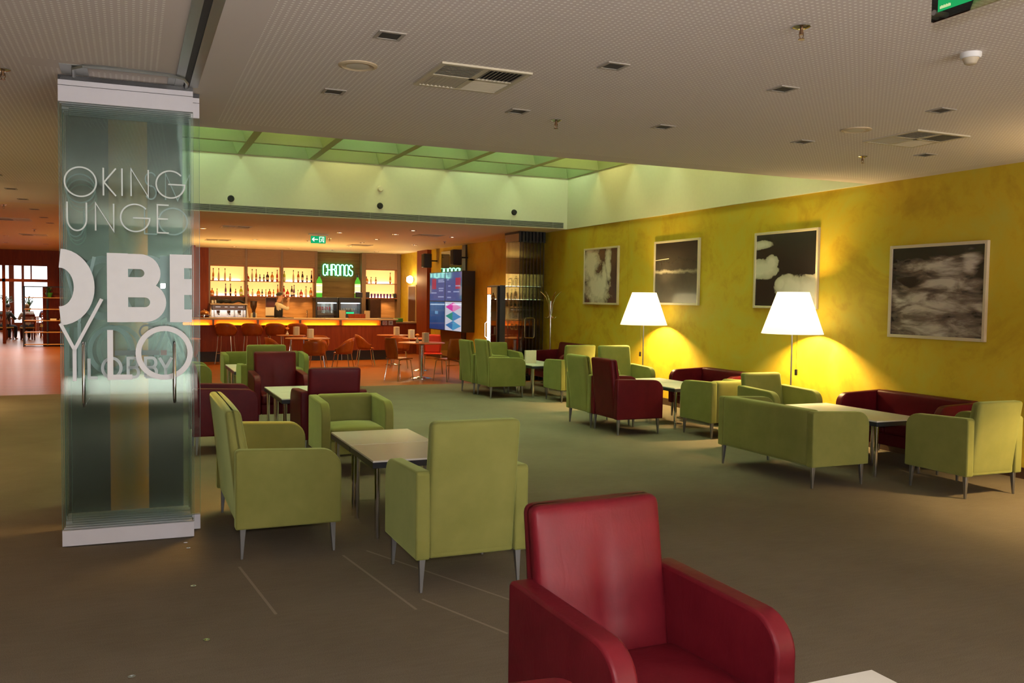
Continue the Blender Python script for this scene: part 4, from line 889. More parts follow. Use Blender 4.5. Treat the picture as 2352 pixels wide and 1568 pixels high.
# ------------------------------------------------------------ chilled glass display cabinets
def cabinet(x0, x1, lab):
    T = thing('display_cabinet', lab, 'display cabinet', ((x0+x1)/2, 27.32, 0.92), 0, 'chilled display cabinets on the back counter'); h = (x1-x0)/2
    B('housing', BLACK, T, (-h, h, 0, 0.5, 0.62, 0.77), (-h, -h+0.06, 0, 0.5, 0, 0.62), (h-0.04, h, 0, 0.5, 0, 0.62), (-h, h, 0, 0.5, 0, 0.06), (-h+0.06, h-0.04, 0.47, 0.5, 0.06, 0.62), bevel=0.01)
    B('light_tube', emit('cabinet_tube', (0.80, 0.92, 1.0), 5) if 'cabinet_tube' not in bpy.data.materials else bpy.data.materials['cabinet_tube'], T, (-h+0.07, h-0.05, 0.06, 0.09, 0.58, 0.605))
    B('back_panel', WHITE, T, (-h+0.062, h-0.042, 0.455, 0.468, 0.065, 0.615))
    for z in (0.20, 0.36): B('glass_shelf', ALU, T, (-h+0.065, h-0.045, 0.10, 0.45, z, z+0.01))
    B('front_glass', CLEAR, T, (-h+0.06, h-0.04, 0.004, 0.012, 0.06, 0.62))
    return T
cabinet(5.20, 5.90, 'black glass display cabinet with drinks, left of the pair under the neon sign'); cabinet(5.92, 6.64, 'black glass display cabinet, right of the pair under the neon sign')
def small_cyl(name, x, y, z, r, h, mat, lab, cat, group=None):
    o = MB().lathe([(r*0.92, 0), (r, 0.008), (r, h-0.008), (r*0.8, h)], (x, y, z), 14).build(name, mat, None, smooth=True); tag(o, lab, cat, group); return o
for k in range(6): small_cyl('drink_can', 5.31+k*0.075, 27.55, 1.29, 0.026, 0.11, bglass('red_can', (0.50, 0.03, 0.03)), 'red can in the left display cabinet, %s from the left' % ORD[k], 'can', 'red cans in the left display cabinet')
for k in range(8): small_cyl('drinking_glass', 5.33+k*0.062, 27.50, 0.985, 0.022, 0.13, bglass('pale_glassware', (0.60, 0.62, 0.60)), 'pale glass at the bottom of the left display cabinet, %s from the left' % ORD[k], 'glass', 'glasses at the bottom of the left display cabinet')
for k in range(6): small_cyl('dessert_cup', 6.03+k*0.085, 27.52, 1.29, 0.030, 0.06, bglass('cream_cup', (0.75, 0.70, 0.50)), 'small cream cup in the right display cabinet, %s from the left' % ORD[k], 'cup', 'cream cups in the right display cabinet')
for k in range(5): small_cyl('dessert_cup', 6.08+k*0.10, 27.50, 1.13, 0.030, 0.05, bglass('white_cup', (0.85, 0.85, 0.85)), 'small white cup low in the right display cabinet, %s from the left' % ORD[k], 'cup', 'white cups in the right display cabinet')
o = B('counter_speaker', BLACK, None, (6.48, 6.68, 27.36, 27.52, 1.695, 1.86), bevel=0.01); tag(o, 'black box on top of the right display cabinet', 'speaker')
# dark menu board and framed poster
o = B('wine_cooler', m_wood('dark_cabinet', (0.03, 0.012, 0.006), (0.06, 0.028, 0.012), 0.3), None, (6.98, 7.34, 27.6, 28.1, 0.92, 1.64), bevel=0.008); tag(o, 'tall dark cabinet standing on the back counter under the right shelf', 'cabinet')
pt = thing('poster', 'poster with a dark top half on the splashback behind the bartender', 'poster', (4.0, 28.26, 1.06))
B('board', flat('cream_poster', (0.62, 0.58, 0.50), 0.5), pt, (-0.17, 0.17, -0.012, 0.0, 0, 0.60)); B('print', flat('dark_maroon_print', (0.06, 0.01, 0.015), 0.5), pt, (-0.16, 0.16, -0.015, -0.012, 0.30, 0.59)); B('base_band', BLACK, pt, (-0.17, 0.17, -0.016, -0.012, 0.0, 0.03))

# ------------------------------------------------------------ espresso machine, grinder, tap
cm = thing('espresso_machine', 'wide chrome espresso machine on the back counter', 'coffee machine', (2.66, 27.45, 0.92))
B('body', flat('machine_steel', (0.42, 0.40, 0.40), 0.22, 0.95), cm, (-0.50, 0.50, 0.08, 0.5, 0.08, 0.36), bevel=0.012)
B('upper_panel', flat('machine_brown_panel', (0.10, 0.05, 0.04), 0.3), cm, (-0.48, 0.48, 0.0, 0.5, 0.36, 0.50), bevel=0.01)
B('cup_rail', BEIGEW, cm, (-0.53, 0.53, -0.02, 0.5, 0.50, 0.54), bevel=0.006)
for sx in (-1, 1): MB().prism([(sx*0.50, 0), (sx*0.58, 0), (sx*0.54, 0.30), (sx*0.50, 0.50)], 'y', -0.05, 0.45).build('side_panel', flat('machine_side_white', (0.75, 0.72, 0.68), 0.3), cm, bevel=0.006)
B('drip_tray', CHROME, cm, (-0.48, 0.48, -0.10, 0.1, 0.0, 0.06), bevel=0.004)
for x in (-0.30, 0.0, 0.30):
    g_ = MB().cyl((x, -0.02, 0.34), (x, -0.02, 0.25), 0.045, 0.035).build('brew_group', CHROME, cm, smooth=True)
    MB().cyl((x, -0.05, 0.24), (x, -0.20, 0.22), 0.014, 0.018).build('portafilter', BLACK, g_, smooth=True)
for x in (-0.42, 0.16, 0.42): MB().tube([(x, -0.02, 0.34), (x, -0.06, 0.30), (x+0.01, -0.07, 0.12)], 0.007, 6).build('steam_wand', CHROME, cm, smooth=True)
B('button_strip', emit('machine_display', (1.0, 0.9, 0.85), 1.3), cm, (-0.38, -0.24, -0.004, 0.0, 0.435, 0.445), (-0.12, -0.04, -0.004, 0.0, 0.435, 0.445), (0.03, 0.16, -0.004, 0.0, 0.435, 0.445), (0.26, 0.40, -0.004, 0.0, 0.435, 0.445))
cl = MB()
cl.rbox((2.52, 27.62, 1.53), (0.42, 0.30, 0.09), 0.04, 6, lambda x, y, z: (x, y, z+0.025*math.sin(x*23)*math.cos(y*17)))
tag(cl.build('folded_cloth', flat('black_cloth', (0.010, 0.010, 0.011), 0.9), None, smooth=True), 'crumpled black cloth heap on the left of the espresso machine', 'cloth')
cl = MB(); cl.rbox((2.92, 27.60, 1.53), (0.40, 0.28, 0.07), 0.03, 6, lambda x, y, z: (x, y, z-0.05*(x+0.2)+0.03*math.sin(x*15+1)))
tag(cl.build('folded_cloth', flat('black_cloth', (0, 0, 0)), None, smooth=True), 'black cloth draped on the right of the espresso machine', 'cloth')
for k in range(3): small_cyl('coffee_cup', 2.20+k*0.085, 27.55, 1.46, 0.032, 0.10, bglass('pale_glassware', (0, 0, 0)), 'pale cup on the left end of the espresso machine, %s of three' % ORD[k], 'cup', 'cups on the espresso machine')
gd = thing('coffee_grinder', 'coffee grinder with a dark bean hopper right of the espresso machine', 'grinder', (3.39, 27.6, 0.92))
MB().box(-0.08, 0.08, -0.08, 0.10, 0, 0.26).build('body', CARD, gd, bevel=0.01); B('dosing_front', BLACK, gd, (-0.035, 0.035, -0.12, -0.08, 0.04, 0.30), bevel=0.008)
MB().lathe([(0.05, 0.28), (0.055, 0.36), (0.095, 0.46), (0.10, 0.60)], n=20).build('bean_hopper', flat('bean_hopper', (0.05, 0.022, 0.012), 0.25), gd, smooth=True); MB().lathe([(0.104, 0.60), (0.104, 0.625)], n=20).build('lid', BLACK, gd, smooth=True)
tp = MB().tube([(4.98, 27.55, 0.92), (4.98, 27.55, 1.22), (4.97, 27.50, 1.27), (4.95, 27.42, 1.25), (4.95, 27.40, 1.2)], 0.014, 8).build('tap', CHROME, None, smooth=True); tag(tp, 'small chrome tap behind the bar, left of the display cabinets', 'tap')

# ------------------------------------------------------------ bar counter
bar = thing('bar_counter', 'long bar counter with a glowing amber strip below its top', 'bar', (0, 0, 0))
B('countertop', BEIGEW, bar, (-0.6, 6.72, 23.46, 24.25, 1.085, 1.125), bevel=0.004)
B('front_panel', m_wood('bar_front_veneer', (0.15, 0.022, 0.004), (0.22, 0.038, 0.006), 0.5, (8, 1, 0.6), 2.0), bar, (-0.6, 6.68, 23.52, 23.60, 0.27, 0.945)); B('plinth', flat('dark_plinth', (0.035, 0.022, 0.012), 0.5), bar, (-0.6, 6.60, 23.70, 23.76, 0, 0.27), (-0.6, 6.6, 23.58, 23.76, 0.255, 0.27))
B('end_panel', REDWOOD, bar, (6.27, 6.68, 23.601, 24.2, 0.27, 0.945), (6.27, 6.68, 23.53, 24.2, 0.946, 1.085))
B('light_box_back', flat('amber_acrylic', (0.95, 0.36, 0.03), 0.5), bar, (-0.6, 6.27, 23.66, 23.68, 0.93, 1.085)); B('light_box_floor', flat('amber_acrylic', (0, 0, 0)), bar, (-0.6, 6.27, 23.60, 23.68, 0.925, 0.935))
LED = emit('amber_led_strip', (1.0, 0.42, 0.04), 70)
edges = [-0.6, 0.85, 1.90, 3.00, 4.085, 5.16, 6.27]
for a, b in zip(edges[:-1], edges[1:]): B('led_strip', LED, bar, (a+0.10, b-0.10, 23.607, 23.620, 0.935, 0.943))
for x in edges[1:]: B('mullion', POST, bar, (x-0.02, x+0.02, 23.53, 23.67, 0.93, 1.085))
for x in (0.3, 1.55, 3.5, 5.2): MB().cyl((x, 23.62, 0.0), (x, 23.62, 0.27), 0.025).build('foot', ALU, bar, smooth=True)
sgn = thing('pictogram_plate', 'pale plate with a no-smoking sign on the bar front', 'sign', (6.36, 23.515, 0.955))
B('plate', flat('pale_grey_plate', (0.48, 0.42, 0.36), 0.5), sgn, (-0.07, 0.065, -0.006, 0, 0, 0.115))
MB().ribbon(arc(0, 0.0575, 0.036, 0, 360, 24)[:-1], 0.010, -0.009, 0.003, True).ribbon([(-0.026, 0.083), (0.026, 0.031)], 0.009, -0.009, 0.003).build('red_ring', flat('sign_red', (0.45, 0.03, 0.02), 0.5), sgn)
sg2 = thing('pictogram_plate', 'pale plate with a dark cross symbol, right of the no-smoking sign', 'sign', (6.53, 23.515, 0.955))
B('plate', flat('pale_grey_plate', (0, 0, 0)), sg2, (-0.065, 0.06, -0.006, 0, 0, 0.115)); B('symbol', flat('sign_grey', (0.15, 0.13, 0.12), 0.5), sg2, (-0.010, 0.010, -0.009, -0.006, 0.025, 0.092), (-0.034, 0.034, -0.009, -0.006, 0.048, 0.069))
# things on the bar
ck = thing('cake_cloche', 'domed cake cloche on the left end of the bar', 'cloche', (1.70, 23.85, 1.125))
MB().lathe([(0.08, 0), (0.02, 0.01), (0.02, 0.05), (0.16, 0.06), (0.16, 0.07)], n=24).build('stand', CHROME, ck, smooth=True)
MB().lathe([(0.135, 0.07), (0.135, 0.10), (0.11, 0.155), (0.06, 0.185), (0.01, 0.19)], n=24).build('dome', flat('copper_dome', (0.45, 0.20, 0.09), 0.18, 0.9), ck, smooth=True); MB().lathe([(0.008, 0.19), (0.016, 0.205), (0.008, 0.22)], n=12).build('knob', CHROME, ck, smooth=True)
for (x, w, h, lab, mt) in [(5.29, 0.15, 0.22, 'tan card holder on the bar, left of the red box', CARD), (5.98, 0.13, 0.21, 'tan card holder on the bar, right of the red box', CARD), (5.69, 0.46, 0.12, 'dark red wooden box on the bar below the display cabinets', REDWOOD)]:
    o = B('card_holder' if w < 0.2 else 'wooden_box', mt if mt is REDWOOD else BEIGEW, None, (x-w/2, x+w/2, 23.9, 24.02, 1.125, 1.125+h), bevel=0.004); tag(o, lab, 'box')
o = B('small_green_sign', emit('small_green', (0.02, 0.8, 0.22), 1.6), None, (5.42, 5.63, 24.06, 24.075, 1.25, 1.29)); tag(o, 'small glowing green strip above the red box on the bar', 'light')
o = B('flat_tray', BLACK, None, (6.30, 6.66, 23.7, 24.1, 1.125, 1.14), bevel=0.004); tag(o, 'flat black tray on the right end of the bar', 'tray')
o = B('flat_tray', BLACK, None, (3.55, 3.95, 23.75, 24.05, 1.125, 1.14), bevel=0.004); tag(o, 'flat black tray on the bar in front of the bartender', 'tray')
sc_ = thing('side_counter', 'low pale side counter between the bar end and the yellow wall', 'counter', (0, 0, 0)); B('top', BEIGEW, sc_, (7.2, 8.08, 26.0, 26.6, 0.93, 0.97)); B('cabinet', REDWOOD, sc_, (7.25, 8.07, 26.05, 26.18, 0, 0.93))
o = B('green_box', GREENPL, None, (7.35, 7.62, 26.05, 26.3, 0.97, 1.08), bevel=0.01); tag(o, 'green plastic box on the side counter', 'box')

# ------------------------------------------------------------ bar stools and plywood chairs
def shell_mesh(r=0.25, hb=0.33, ha=0.10, z0=0.0, n=26, span=118, slope=1.6):
    """bent plywood tub: open to +Y (front), high at the rear (-Y)"""
    m = MB(); vs = []; fs = []
    for i in range(n+1):
        a = math.radians(-90-span+2*span*i/n); k = abs(-90-span+2*span*i/n+90)/span
        top = ha+(hb-ha)*(0.5+0.5*math.cos(PI*min(1, k**slope))); 
        for j in range(5):
            q = j/4; rr = r*(0.84+0.16*q**0.6)*(1+0.05*q); vs.append((rr*math.cos(a), rr*math.sin(a)*0.95, z0-0.02+(top+0.02)*q))
    for i in range(n):
        for j in range(4): fs.append((i*5+j, i*5+j+1, (i+1)*5+j+1, (i+1)*5+j))
    return m.add(vs, fs)
def solid(o, t):
    s = o.modifiers.new('ply', 'SOLIDIFY'); s.thickness = t; s.offset = 0; return o
def tub_chair(lab, cat, name, zs, group):
    T = thing(name, lab, cat, (0, 0, 0), 0, group)
    solid(shell_mesh(z0=zs, hb=0.34 if zs < 0.6 else 0.30).build('shell_back', PLY, T, smooth=True), 0.014)
    MB().lathe([(0.205, zs-0.012), (0.215, zs), (0.205, zs+0.012)], n=28).build('seat', PLY, T, smooth=True)
    for sx in (-1, 1):
        for sy in (-1, 1): MB().tube([(sx*0.10, sy*0.10, zs-0.015), (sx*0.155, sy*0.155, zs-0.03), (sx*0.175, sy*0.175, zs*0.55), (sx*0.215, sy*0.215, 0.0)], 0.0105, 8).build('leg', CHROME, T, smooth=True)
    if zs > 0.6: MB().tube([(0.195*a, 0.195*b, 0.26) for a, b in ((-1, -1), (1, -1), (1, 1), (-1, 1))], 0.008, 8, True).build('footrest', CHROME, T, smooth=True)
    return T
st = tub_chair('', 'bar stool', 'bar_stool', 0.72, 'plywood bar stools along the counter')
for k, x in enumerate([2.16, 2.79, 3.37, 3.92]):
    lab = 'orange plywood bar stool with chrome legs, %s along the counter' % ['leftmost', 'second from left', 'third from left', 'rightmost'][k]
    if k == 0: st.location = (x, 23.0, 0); st.rotation_euler = (0, 0, -0.35); st['label'] = lab
    else: dup(st, (x, 23.0, 0), -0.35+0.03*k, lab)
tc = tub_chair('orange plywood tub chair with its back to the viewer at the centre round table', 'chair', 'tub_chair', 0.44, 'plywood tub chairs at the round tables'); tc.location = (3.68, 19.42, 0)
for (x, y, r, lab) in [(2.98, 20.3, -PI/2+0.2, 'orange plywood tub chair left of the centre round table'), (4.40, 19.85, PI/2-0.5, 'orange plywood tub chair right of the centre round table'), (4.05, 21.0, PI-0.3, 'orange plywood tub chair behind the centre round table'),
                       (5.35, 21.6, -PI/2-0.1, 'orange plywood tub chair left of the far small table by the bar end'), (5.98, 20.75, -0.3, 'orange plywood tub chair behind the right round table'), (1.02, 19.3, 0.9, 'orange plywood tub chair just right of the glass panels'), (0.35, 20.2, -1.2, 'orange plywood tub chair half hidden behind the glass panels')]:
    dup(tc, (x, y, 0), r, lab)
def side_chair(lab, mat):
    T = thing('side_chair', lab, 'chair', (0, 0, 0), 0, 'straight-backed plywood side chairs')
    MB().rbox((0, 0.0, 0.45), (0.40, 0.40, 0.02), 0.009, 6, lambda x, y, z: (x, y, z+0.012*math.cos(y*6))).build('seat', mat, T, smooth=True)
    m = MB(); vs = []; fs = []
    for j in range(9):
        q = j/8; w = 0.165+0.03*math.sin(q*PI); y = -0.20-0.02*math.sin(q*PI)-0.07*q*q
        for i in range(7): u = -1+2*i/6; vs.append((u*w, y+0.02*u*u*1.0, 0.45+0.43*q))
    for j in range(8):
        for i in range(6): fs.append((j*7+i, j*7+i+1, (j+1)*7+i+1, (j+1)*7+i))
    solid(m.add(vs, fs).build('backrest', mat, T, smooth=True), 0.012)
    for sx in (-1, 1):
        MB().tube([(sx*0.215, 0.20, 0.0), (sx*0.18, 0.15, 0.42), (sx*0.165, 0.10, 0.435), (sx*0.165, -0.10, 0.435), (sx*0.18, -0.15, 0.42), (sx*0.215, -0.22, 0.0)], 0.0095, 8).build('leg', CHROME, T, smooth=True)
    MB().tube([(-0.19, -0.16, 0.33), (0.19, -0.16, 0.33)], 0.007, 8).build('stretcher', CHROME, T, smooth=True)
    return T
sc1 = side_chair('plywood side chair with chrome legs left of the right-hand round table', PLY); sc1.location = (5.08, 17.62, 0); sc1.rotation_euler = (0, 0, -1.15)
dup(sc1, (5.99, 17.20, 0), 0.4, 'plywood side chair with chrome legs right of the right-hand round table, back to the viewer')
sc3 = side_chair('red side chair facing the viewer behind the right-hand round table', m_wood('red_seat_shell', (0.35, 0.02, 0.01), (0.45, 0.03, 0.012), 0.3)); sc3.location = (6.25, 18.95, 0); sc3.rotation_euler = (0, 0, PI-0.3)
# round tables
def round_table(x, y, r, lab, first=[None]):
    if first[0] is None:
        T = thing('round_table', lab, 'table', (x, y, 0), 0, 'round cafe tables')
        MB().lathe([(0.485, 0.742), (0.50, 0.748), (0.50, 0.757), (0.49, 0.762)], n=48).build('tabletop', PLY, T, smooth=True)
        MB().cyl((0, 0, 0.02), (0, 0, 0.742), 0.036, n=20).build('column', CHROME, T, smooth=True)
        MB().lathe([(0.24, 0), (0.24, 0.010), (0.10, 0.024), (0.04, 0.04)], n=40).build('base', CHROME, T, smooth=True)
        MB().lathe([(0.04, 0.70), (0.12, 0.738), (0.12, 0.742)], n=20).build('top_plate', BLACK, T, smooth=True)
        first[0] = T
    else: T = dup(first[0], (x, y, 0), 0, lab)
    T.scale = (r/0.5, r/0.5, 1); return T
round_table(5.66, 17.95, 0.5, 'round table on a chrome column, nearest on the wood floor, with menu holders')
round_table(6.23, 19.85, 0.42, 'round table directly behind the nearest round table')
round_table(6.10, 21.70, 0.42, 'small round table farthest right near the bar end')
round_table(3.67, 20.20, 0.5, 'round table in front of the bar stools, ringed by four plywood chairs')
round_table(3.55, 21.75, 0.35, 'small round table with a flower vase close to the bar')
round_table(0.92, 20.20, 0.45, 'round table partly hidden by the glass panels')
def stood(x, y, lab): return menu_box(x, y, 0.762, lab, 0.13, 0.21, 0.08, 0.3)
stood(5.74, 17.92, 'pale menu holder on the nearest round table'); stood(5.98, 19.75, 'pale menu holder on the second right-hand round table'); stood(6.15, 21.6, 'pale menu holder on the farthest right round table'); stood(3.72, 20.15, 'pale menu holder on the round table ringed by chairs'); stood(3.66, 21.65, 'pale menu holder beside the flower vase')
vs_ = thing('flower_vase', 'small vase with one orange flower on the round table by the bar', 'vase', (3.44, 21.62, 0.762))
MB().lathe([(0.028, 0), (0.038, 0.03), (0.014, 0.08), (0.016, 0.10)], n=16).build('vase', CARD, vs_, smooth=True); MB().cyl((0, 0, 0.08), (0, 0, 0.14), 0.003).build('stem', GREENPL, vs_)
MB().lathe([(0.005, 0.13), (0.04, 0.15), (0.045, 0.17), (0.02, 0.19), (0.003, 0.19)], n=14).build('flower', flat('orange_petals', (0.9, 0.25, 0.02), 0.6), vs_, smooth=True)
vs2 = dup(vs_, (5.52, 17.80, 0.762), 0, 'small vase with one orange flower on the nearest round table')

# ------------------------------------------------------------ video wall on the right-hand wall
vw = thing('video_wall', 'two by two video wall with blue screens on the yellow wall', 'screen', (7.75, 22.50, 0.84))
B('cabinet', flat('dark_screen_case', (0.03, 0.027, 0.025), 0.4), vw, (0.02, 0.35, -1.32, 1.34, 0, 1.58))
def screen(y0, y1, z0, z1, kind):
    n = NT('screen_content_%d' % kind); s = n.sep(n.coord()); e = n.n('ShaderNodeBsdfPrincipled'); y, z = s[1], s[2]
    u = n.ma('DIVIDE', n.ma('SUBTRACT', y1, y), y1-y0); v = n.ma('DIVIDE', n.ma('SUBTRACT', z, z0), z1-z0)
    def rect(a, b, c, d): return n.ma('MULTIPLY', n.ma('MULTIPLY', n.ma('GREATER_THAN', u, a), n.ma('LESS_THAN', u, b)), n.ma('MULTIPLY', n.ma('GREATER_THAN', v, c), n.ma('LESS_THAN', v, d)))
    if kind in (0, 1):
        c = n.mix(0.0, (0.06, 0.08, 0.22), (0, 0, 0)); x0 = (0.14, 0.42) if kind == 0 else (0.62, 0.92)
        c = n.mix(rect(x0[0], x0[1], 0.42, 0.80), c, (0.32, 0.03, 0.07))
        for (a, b, zz) in ([(0.55, 0.9, 0.72), (0.55, 0.95, 0.66), (0.58, 0.9, 0.42), (0.60, 0.88, 0.34), (0.1, 0.45, 0.26), (0.55, 0.92, 0.12)] if kind == 0 else [(0.1, 0.22, 0.72), (0.18, 0.32, 0.50), (0.15, 0.34, 0.30), (0.5, 0.85, 0.30), (0.12, 0.36, 0.10), (0.62, 0.9, 0.50)]):
            c = n.mix(n.ma('MULTIPLY', rect(a, b, zz, zz+0.045), 0.6), c, (0.35, 0.40, 0.62))
    elif kind == 2:
        nz = n.noise(n.coord(), 3, 4); c = n.mix(n.ma('MULTIPLY', nz, n.ma('MULTIPLY', v, 1.0)), (0.004, 0.03, 0.13), (0.06, 0.16, 0.32))
        c = n.mix(n.ma('MULTIPLY', rect(0.35, 0.55, 0.55, 0.66), 0.5), c, (0.2, 0.45, 0.7))
    else:
        c = n.mix(0.0, (0.50, 0.50, 0.58), (0, 0, 0)); nz = n.noise(n.coord(), 6, 2)
        for (cx, cyy, col, col2) in [(0.5, 0.82, (0.60, 0.03, 0.30), (0.62, 0.20, 0.40)), (0.5, 0.50, (0.02, 0.22, 0.17), (0.05, 0.20, 0.42)), (0.5, 0.18, (0.02, 0.14, 0.34), (0.05, 0.26, 0.45))]:
            d = n.ma('ADD', n.ma('DIVIDE', n.ma('ABSOLUTE', n.ma('SUBTRACT', u, cx)), 0.47), n.ma('DIVIDE', n.ma('ABSOLUTE', n.ma('SUBTRACT', v, cyy)), 0.165))
            c = n.mix(n.ma('LESS_THAN', d, 1.0), c, n.mix(n.ma('GREATER_THAN', n.ma('ADD', u, n.ma('MULTIPLY', nz, 0.1)), cx+0.02), col, col2))
    n.put(e.inputs['Base Color'], (0.01, 0.01, 0.012)); e.inputs['Roughness'].default_value = 0.06; n.put(e.inputs['Emission Color'], c); e.inputs['Emission Strength'].default_value = 1.0
    n.surf(e.outputs[0])
    return B('screen', n.m, vw, (0.0, 0.02, y0, y1, z0, z1))
screen(0.02, 1.32, 0.80, 1.56, 0); screen(-1.30, -0.0, 0.80, 1.56, 1); screen(0.02, 1.32, 0.02, 0.775, 2); screen(-1.30, -0.0, 0.02, 0.775, 3)
B('bezel', BLACK, vw, (-0.006, 0.02, -1.32, -1.30, 0, 1.58), (-0.006, 0.02, 1.32, 1.34, 0, 1.58), (-0.006, 0.02, 0.0, 0.02, 0.0, 1.58), (-0.006, 0.02, -1.30, 1.32, 0.776, 0.799), (-0.006, 0.02, -1.30, 1.32, 1.56, 1.58), (-0.006, 0.02, -1.30, 1.32, 0, 0.02))
gp = thing('glass_wall_plate', 'glossy olive glass plate fixed to the wall above and below the video wall', 'wall panel', (XW, 22.5, 0.1))
B('plate', flat('olive_back_painted_glass', (0.16, 0.13, 0.03), 0.03, Coat_Weight=1.0, Coat_Roughness=0.02), gp, (-0.05, -0.03, -0.45, 1.25, 0, 2.92))
B('upright', flat('dark_upright', (0.05, 0.035, 0.015), 0.4), gp, (-0.05, 0.0, -0.72, -0.46, -0.10, 3.02))
for (y, z) in [(1.1, 2.75), (0.4, 2.75), (-0.3, 2.75)]: MB().cyl((-0.05, y, z), (-0.07, y, z), 0.016).build('fixing', BLACK, gp, smooth=True)
for (y, lab) in [(24.25, 'black wall speaker left of the glass plate above the video wall'), (21.75, 'black wall speaker right of the glass plate above the video wall')]:
    T = thing('wall_speaker', lab, 'speaker', (7.78, y, 2.58)); MB().box(-0.12, 0.12, -0.12, 0.12, 0, 0.40).build('cabinet', BLACK, T, bevel=0.02); B('bracket', BLACK, T, (0.12, 0.32, -0.02, 0.02, 0.18, 0.22)); B('grille', flat('speaker_grille', (0.02, 0.02, 0.02), 0.9), T, (-0.125, -0.118, -0.10, 0.10, 0.02, 0.38))
# hanging exit sign over the bar
ex = thing('exit_sign', 'green exit sign with an arrow and running figure hanging over the bar', 'exit sign', (3.90, 20.2, 2.915))
EG = emit('exit_green', (0.01, 0.38, 0.14), 1.1); EW = emit('exit_white', (0.85, 1.0, 0.80), 1.3)
B('light_box', EG, ex, (-0.165, 0.165, -0.02, 0.02, 0, 0.165)); B('hanger', ALU, ex, (-0.22, 0.22, -0.03, 0.03, 0.19, 0.205), (-0.005, 0.005, -0.005, 0.005, 0.165, 0.19))
MB().prism([(-0.15, 0.085), (-0.10, 0.135), (-0.085, 0.12), (-0.11, 0.095), (-0.01, 0.095), (-0.01, 0.075), (-0.11, 0.075), (-0.085, 0.05), (-0.10, 0.035)], 'y', -0.024, -0.02).build('arrow', EW, ex)
B('door_symbol', EW, ex, (0.02, 0.035, -0.024, -0.02, 0.02, 0.15), (0.02, 0.13, -0.024, -0.02, 0.135, 0.15), (0.115, 0.13, -0.024, -0.02, 0.02, 0.15))
MB().ribbon([(0.05, 0.03), (0.075, 0.065), (0.085, 0.10)], 0.014, -0.024, 0.004).ribbon([(0.075, 0.065), (0.10, 0.055), (0.105, 0.03)], 0.012, -0.024, 0.004).ribbon([(0.055, 0.085), (0.085, 0.10), (0.105, 0.085)], 0.010, -0.024, 0.004).cyl((0.092, -0.024, 0.12), (0.092, -0.02, 0.12), 0.010).build('running_figure', EW, ex)

